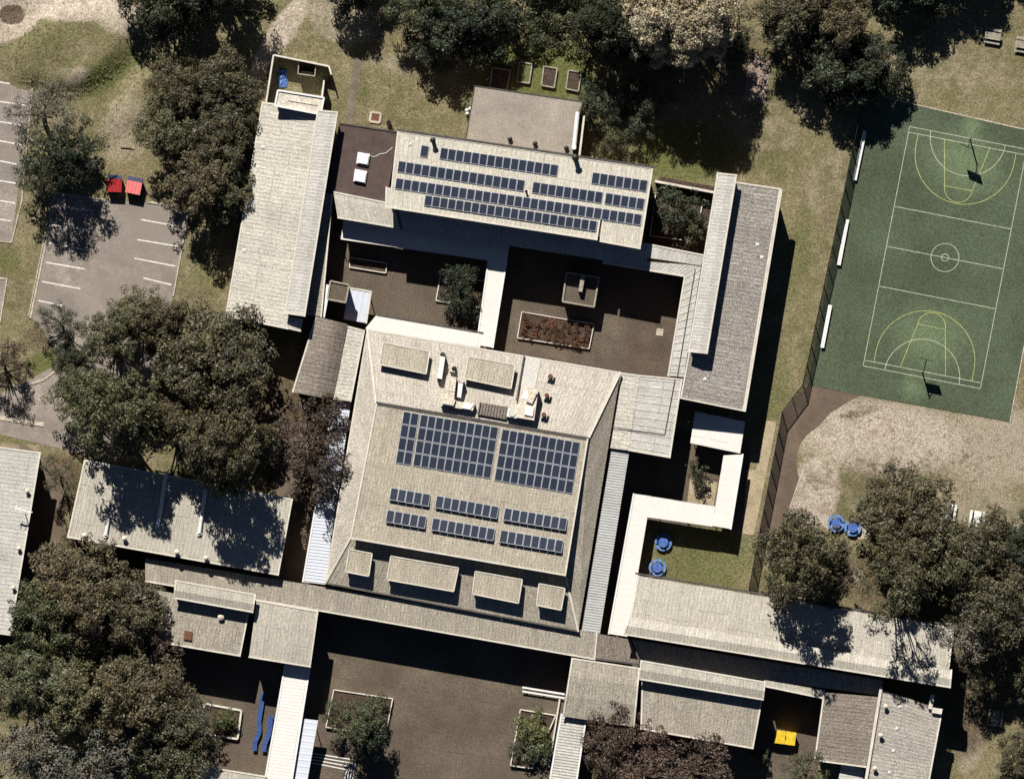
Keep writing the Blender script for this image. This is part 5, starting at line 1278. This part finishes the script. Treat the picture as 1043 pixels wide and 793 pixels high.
T('red0', 312, 448, 40, 'reddish sparse tree with bare limbs beside the barrel roofed link', 1.0, 'broadleaf_tree')
T('red1', 322, 478, 34, 'thin reddish tree leaning over the white corrugated walkway', 1.0, 'broadleaf_tree', rot=1.1)
T('open2', 60, 485, 20, 'small sparse tree between the left edge block and the dappled block', .6)
# south western group
T('gum1', 78, 598, 50, 'broad brown gum tree below the dappled block', 1.0, rot=.9)
T('green0', 42, 630, 44, 'green tree touching the left edge block', .95, 'broadleaf_tree', rot=2.0)
T('gum2', 125, 625, 42, 'brown gum tree covering the end of the weathered grey brown block', .9, rot=4.4)
T('olive0', 25, 690, 46, 'olive tree with rounded clumps at the left edge, lower down', .95, rot=1.4)
T('olive1', 70, 705, 44, 'olive tree with rounded clumps inside the south western group', .95, rot=2.7)
T('gum0', 138, 705, 50, 'large pinkish brown gum tree left of the square planter', 1.0, rot=.5)
T('gum2', 175, 740, 44, 'pinkish brown gum tree beside the white square planter', .9, rot=1.7)
T('open1', 25, 770, 44, 'open grey leaved tree in the bottom left corner', .9, rot=3.1)
T('open1', 95, 775, 40, 'open grey leaved tree at the bottom edge, left', .85, rot=.3)
T('open0', 180, 785, 40, 'sparse tree at the bottom edge below the square planter', .8, rot=5.0)
T('red1', 160, 660, 30, 'thin bare limbed tree at the foot of the weathered block', .7, 'broadleaf_tree', rot=2.5)
# courtyards
T('green0', 364, 738, 31, 'round leafy tree in the planter of the south courtyard', .62, 'courtyard_tree', rot=.2); T('small0', 375, 752, 24, 'darker low tree crowded under the round south courtyard tree', 1.2, 'courtyard_tree')
T('small0', 467, 285, 21, 'upper small dark tree in the white edged corner bed', 1.0, 'courtyard_tree', rot=1.0); T('small0', 471, 306, 20, 'lower small dark tree in the white edged corner bed', 1.0, 'courtyard_tree', rot=2.0)
T('small0', 688, 210, 27, 'leafy small tree in the light well beside the east wing', 1.1, 'courtyard_tree', rot=3.0); T('small1', 702, 232, 20, 'little shrubby tree in the corner of the light well', .9, 'courtyard_tree')
T('shrub1', 713, 486, 12, 'dark bush in the shade behind the white zigzag walkway', 1.2, 'bush', 'bush'); T('shrub1', 706, 473, 7, 'tiny pale bush beside the dark shaded bush', 1.0, 'bush', 'bush')
T('shrub0', 227, 734, 12, 'bushy green shrub inside the square white planter', 1.0, 'bush', 'bush', zbase=.3); T('shrub0', 545, 745, 19, 'larger green shrub in the narrow planter', 1.1, 'bush', 'bush', zbase=.3); T('shrub1', 540, 765, 18, 'lower green shrub in the narrow planter', 1.0, 'bush', 'bush', zbase=.3); T('shrub1', 556, 762, 12, 'small olive shrub between the narrow planter and the walkway', .9, 'bush', 'bush')
# bottom
T('red0', 622, 755, 34, 'dark red leaved tree beside the corrugated cream walkway', .85, 'broadleaf_tree', rot=.5); T('red1', 655, 780, 42, 'dark red leaved tree at the bottom edge, middle of three', .85, 'broadleaf_tree', rot=2.1); T('red0', 706, 788, 44, 'dark red leaved tree at the bottom edge, right of three', .85, 'broadleaf_tree', rot=3.6)
T('open0', 820, 786, 26, 'tan sparse tree below the yellow bin', .55, rot=.8); T('shrub1', 775, 770, 10, 'small bush in the dark yard left of the yellow bin', 1.2, 'bush', 'bush')
# east
T('gum1', 818, 568, 44, 'brown gum tree throwing its shadow on the long cream wing', 1.5, rot=.2); T('gum0', 840, 590, 28, 'smaller brown gum tree beside the fence corner', .8, rot=1.6)
T('gum2', 928, 520, 48, 'large round brown gum tree on the bare earth', .95, rot=.9); T('gum0', 918, 572, 40, 'brown gum tree below the large round one', .98, rot=2.4); T('open2', 955, 575, 46, 'sparse gum tree above the right end of the long cream wing', .98, rot=.1)
T('open0', 912, 598, 38, 'thin gum tree dappling the long cream wing', 1.45, rot=4.0)
T('gum1', 1000, 570, 42, 'brown gum tree right of the picnic tables', .9, rot=3.5); T('dark1', 1032, 555, 30, 'dark tree at the right edge beside the bare earth', .85, 'broadleaf_tree', rot=1.0); T('gum0', 1020, 620, 46, 'brown gum tree at the right edge, below the picnic tables', .95, rot=5.2); T('open1', 990, 640, 34, 'open grey tree beyond the end of the long cream wing', .85, rot=.6)
T('red1', 1026, 655, 30, 'thin reddish tree at the right edge', .7, 'broadleaf_tree', rot=.9); T('open2', 1046, 690, 20, 'small sparse tree by the weathered picnic table', .6, rot=2.0); T('gum2', 1044, 772, 30, 'brown gum tree in the bottom right corner', .8, rot=2.8); T('open0', 1000, 695, 20, 'thin low tree at the corner of the dark shadow on the right', .5, rot=1.2)
# north
T('dark1', 452, 22, 44, 'dark green tree at the top, left of the raised beds', .8, 'broadleaf_tree', rot=.3); T('dark0', 490, 20, 38, 'dark tree at the top edge behind the raised beds', .85, 'broadleaf_tree', rot=1.3); T('green0', 430, 0, 34, 'green tree at the top edge, left', .8, 'broadleaf_tree', rot=1.2); T('dark0', 360, -22, 34, 'dark tree beyond the top edge, only its lower side in view', .85, 'broadleaf_tree', rot=2.9)
T('scrub0', 545, 22, 30, 'low green scrub bush above the raised beds', 1.0, 'bush', 'bush', rot=.6); T('scrub1', 588, 26, 32, 'low olive scrub between the raised beds and the pale crown', 1.0, 'bush', 'bush', rot=1.6); T('dark1', 565, -40, 40, 'dark tree beyond the top edge behind the low scrub', .7, 'broadleaf_tree', rot=4.0)
T('pale0', 693, 10, 58, 'big pale tan gum tree with cauliflower crown at the top', 1.2, rot=.5); T('dark0', 630, 30, 34, 'dark tree in the shade left of the pale crown', 1.3, 'broadleaf_tree', rot=3.0); T('airy0', 622, 105, 28, 'dark tree at the right end of the gravel roofed annexe', .45, 'broadleaf_tree', rot=.9); T('airy0', 655, 108, 28, 'dark bushy tree below the pale crown, in shade', .45, 'broadleaf_tree', rot=5.0); T('dark1', 735, 40, 26, 'dark tree in the shade at the right side of the pale crown', .7, 'broadleaf_tree', rot=2.1)
T('dark1', 612, 22, 28, 'dark tree right of the low scrub at the top edge', 1.35, 'broadleaf_tree', rot=3.4); T('dark0', 668, 42, 30, 'tall dark tree half hidden beneath the pale crown', 1.3, 'broadleaf_tree', rot=1.9); T('small1', 628, 142, 16, 'small dark bush tree by the corner of the annexe', .9, 'bush', 'bush'); T('small0', 598, 108, 14, 'small bush at the corner of the gravel roof, with pale twigs', 1.0, 'bush', 'bush')
T('gum0', 805, 8, 44, 'brown gum tree at the top edge, left of the dark shadow', .9, rot=2.2); T('gum1', 850, 15, 36, 'brown gum tree at the top edge over the court corner', .9, rot=.8); T('dark1', 850, 62, 48, 'broad dark green tree above the court corner', .85, 'broadleaf_tree', rot=1.5); T('open0', 800, 55, 24, 'thin scrubby tree beside the paved patch', .4, rot=.3); T('dark0', 885, 70, 34, 'dark tree overhanging the top left corner of the court', .8, 'broadleaf_tree', rot=2.6)
T('dark0', 905, -78, 42, 'tall tree beyond the top edge shading the right hand lawn', 1.25, 'broadleaf_tree', rot=.7); T('dark1', 962, -82, 50, 'tallest tree beyond the top edge, right', 1.25, 'broadleaf_tree', rot=1.1); T('dark0', 1045, -95, 40, 'tall tree beyond the top right corner', 1.25, 'broadleaf_tree', rot=4.1); T('dark1', 930, -20, 38, 'dark tree at the top edge in deep shade, right', .9, 'broadleaf_tree', rot=4.1); T('dark0', 1000, -52, 30, 'dark tree at the top edge near the slatted picnic table', .9, 'broadleaf_tree', rot=3.3)
T('shrub1', 262, 148, 9, 'upper bush against the west wall of the west wing', 1.0, 'bush', 'bush'); T('shrub1', 258, 182, 9, 'lower bush against the west wall of the west wing', 1.0, 'bush', 'bush')
# plants of the long bed
cnt = 0
A_, B_, D_ = (533, 319), (603, 331), (529, 342)
for i in range(11):
    for j in range(4):
        x = lerp(A_[0], B_[0], (i + .5) / 11) + (D_[0] - A_[0]) * (j + .5) / 4 + rnd.uniform(-1.5, 1.5); y = lerp(A_[1], B_[1], (i + .5) / 11) + (D_[1] - A_[1]) * (j + .5) / 4 + rnd.uniform(-1.5, 1.5)
        if rnd.random() < .2: continue
        me_, ms, R, zt = VAR['bedplant0']; t = thing('bedding_plant', 'red brown bedding plant in the long white edged garden bed', 'plant', Wp(x, y, .24), 'bedding plants in the long garden bed')
        t.rotation_euler.z = rnd.uniform(0, 6); o = link(bpy.data.objects.new('foliage', me_), t); k = rnd.uniform(.45, .85); o.scale = (k, k, rnd.uniform(.7, 1.3))

# ------------------------------------------------------------------ grass tufts (uncountable)
rg = np.random.RandomState(3); n = 120000
px = rg.uniform(-10, 1053, n); py = rg.uniform(-10, 803, n)
solid = [[(267, 104), (344, 113), (311, 322), (229.5, 322)], [(280, 90), (332, 98), (328, 120), (270, 108)], [(333, 125), (668, 170), (720, 180), (798, 192), (757, 420), (640, 640), (280, 600), (298, 400), (320, 322)], [(484, 88), (592, 102), (584, 165), (474, 140)], [(60, 460), (298, 508), (290, 600), (60, 560)], [(-10, 455), (42, 460), (10, 650), (-10, 650)], [(120, 560), (980, 636), (950, 810), (120, 810)]]
def in_poly_np(x, y, poly):
    c = np.zeros(x.shape, bool); m_ = len(poly)
    for i in range(m_):
        x1, y1 = poly[i]; x2, y2 = poly[i - 1]
        if y1 == y2: continue
        c ^= ((y1 > y) != (y2 > y)) & (x < (x2 - x1) * (y - y1) / (y2 - y1) + x1)
    return c
ok = np.ones(n, bool)
for p in solid + PAVED: ok &= ~in_poly_np(px, py, p)
gard = in_poly_np(px, py, [(660, 528), (770, 545), (762, 598), (650, 583)])
f = zone_fields(px, py); ok |= gard & (rg.uniform(size=n) < .8)
ok &= (f['pale'] + rg.uniform(-.45, .25, n)) < .45
px, py = px[ok], py[ok]; n = len(px)
k3 = 5
x0 = (px - 521.5) * S; y0 = (396.5 - py) * S
# read the height from the ground grid
ix = np.clip(np.searchsorted(gx, x0) - 1, 0, nx - 2); iy = np.clip(np.searchsorted(gy, y0) - 1, 0, ny - 2)
z0 = (Z[iy, ix] + Z[iy + 1, ix] + Z[iy, ix + 1] + Z[iy + 1, ix + 1]) / 4
base = np.stack([x0, y0, z0], 1)
th = rg.uniform(0, 6.283, (n, k3)); ln = rg.uniform(.08, .2, (n, k3)); hh = rg.uniform(.03, .11, (n, k3)); wd = .05
c0 = base[:, None, :] + np.stack([rg.uniform(-.12, .12, (n, k3)), rg.uniform(-.12, .12, (n, k3)), np.full((n, k3), -.02)], 2)
tip = c0 + np.stack([np.cos(th) * ln, np.sin(th) * ln, hh], 2); sd = np.stack([-np.sin(th) * wd, np.cos(th) * wd, np.zeros((n, k3))], 2)
v = np.stack([c0 - sd, c0 + sd, tip], 2).reshape(-1, 3)
me_ = bpy.data.meshes.new('grass'); np_mesh(me_, v, np.arange(len(v)).reshape(-1, 3))
lushv = np.repeat(np.clip(zone_fields(px, py)['lush'], 0, 1), k3 * 3)
at = me_.attributes.new('clump', 'FLOAT', 'POINT'); at.data.foreach_set('value', (1 - lushv).astype(np.float32))
me_.materials.append(leafmat('grass_blades', alb(104, 110, 64), .4, alb(142, 130, 94)))
o = link(bpy.data.objects.new('grass', me_)); o['kind'] = 'stuff'; o['label'] = 'short dry tufted grass over the lawns'; o['category'] = 'grass'

# leaf litter and clods on the bare earth (uncountable)
rg = np.random.RandomState(9); n = 600
cx = np.array([840, 895, 960, 930, 870, 60, 120, 300, 1000, 880, 300, 985]); cy = np.array([488, 428, 440, 470, 515, 12, 120, 30, 470, 590, 430, 720]); sx = np.array([16, 22, 40, 40, 30, 50, 20, 30, 30, 20, 20, 16]); w_ = np.array([3, 3, 2, 2, 2, 2, 1.5, 1.5, 2, 1, 1, 1.5])
k_ = rg.choice(len(cx), n, p=w_ / w_.sum()); px = cx[k_] + rg.normal(size=n) * sx[k_]; py = cy[k_] + rg.normal(size=n) * sx[k_] * .5
ok = np.ones(n, bool)
for p in solid + PAVED: ok &= ~in_poly_np(px, py, p)
px, py = px[ok], py[ok]; n = len(px)
x0 = (px - 521.5) * S; y0 = (396.5 - py) * S
ix = np.clip(np.searchsorted(gx, x0) - 1, 0, nx - 2); iy = np.clip(np.searchsorted(gy, y0) - 1, 0, ny - 2); z0 = Z[iy, ix]
sz = rg.uniform(.04, .15, n) ; an = rg.uniform(0, 6.28, (n, 4)) ; an.sort(axis=1)
ring = np.stack([x0[:, None] + np.cos(an) * sz[:, None], y0[:, None] + np.sin(an) * sz[:, None], np.repeat(z0[:, None], 4, 1) - .03], 2)
tip = np.stack([x0, y0, z0 + sz * .7], 1)
v = np.concatenate([ring, tip[:, None, :]], 1).reshape(-1, 3)
b5 = np.arange(n)[:, None] * 5
fs = np.concatenate([b5 + np.array([[i, (i + 1) % 4, 4]]) for i in range(4)])
me_ = bpy.data.meshes.new('leaf_litter'); np_mesh(me_, v, fs)
at = me_.attributes.new('clump', 'FLOAT', 'POINT'); at.data.foreach_set('value', np.repeat(rg.uniform(size=n), 5).astype(np.float32))
me_.materials.append(leafmat('litter', alb(140, 122, 102), .4, alb(176, 158, 136)))
o = link(bpy.data.objects.new('leaf_litter', me_)); o['kind'] = 'stuff'; o['label'] = 'brown clods and leaf litter on the bare earth'; o['category'] = 'leaf litter'
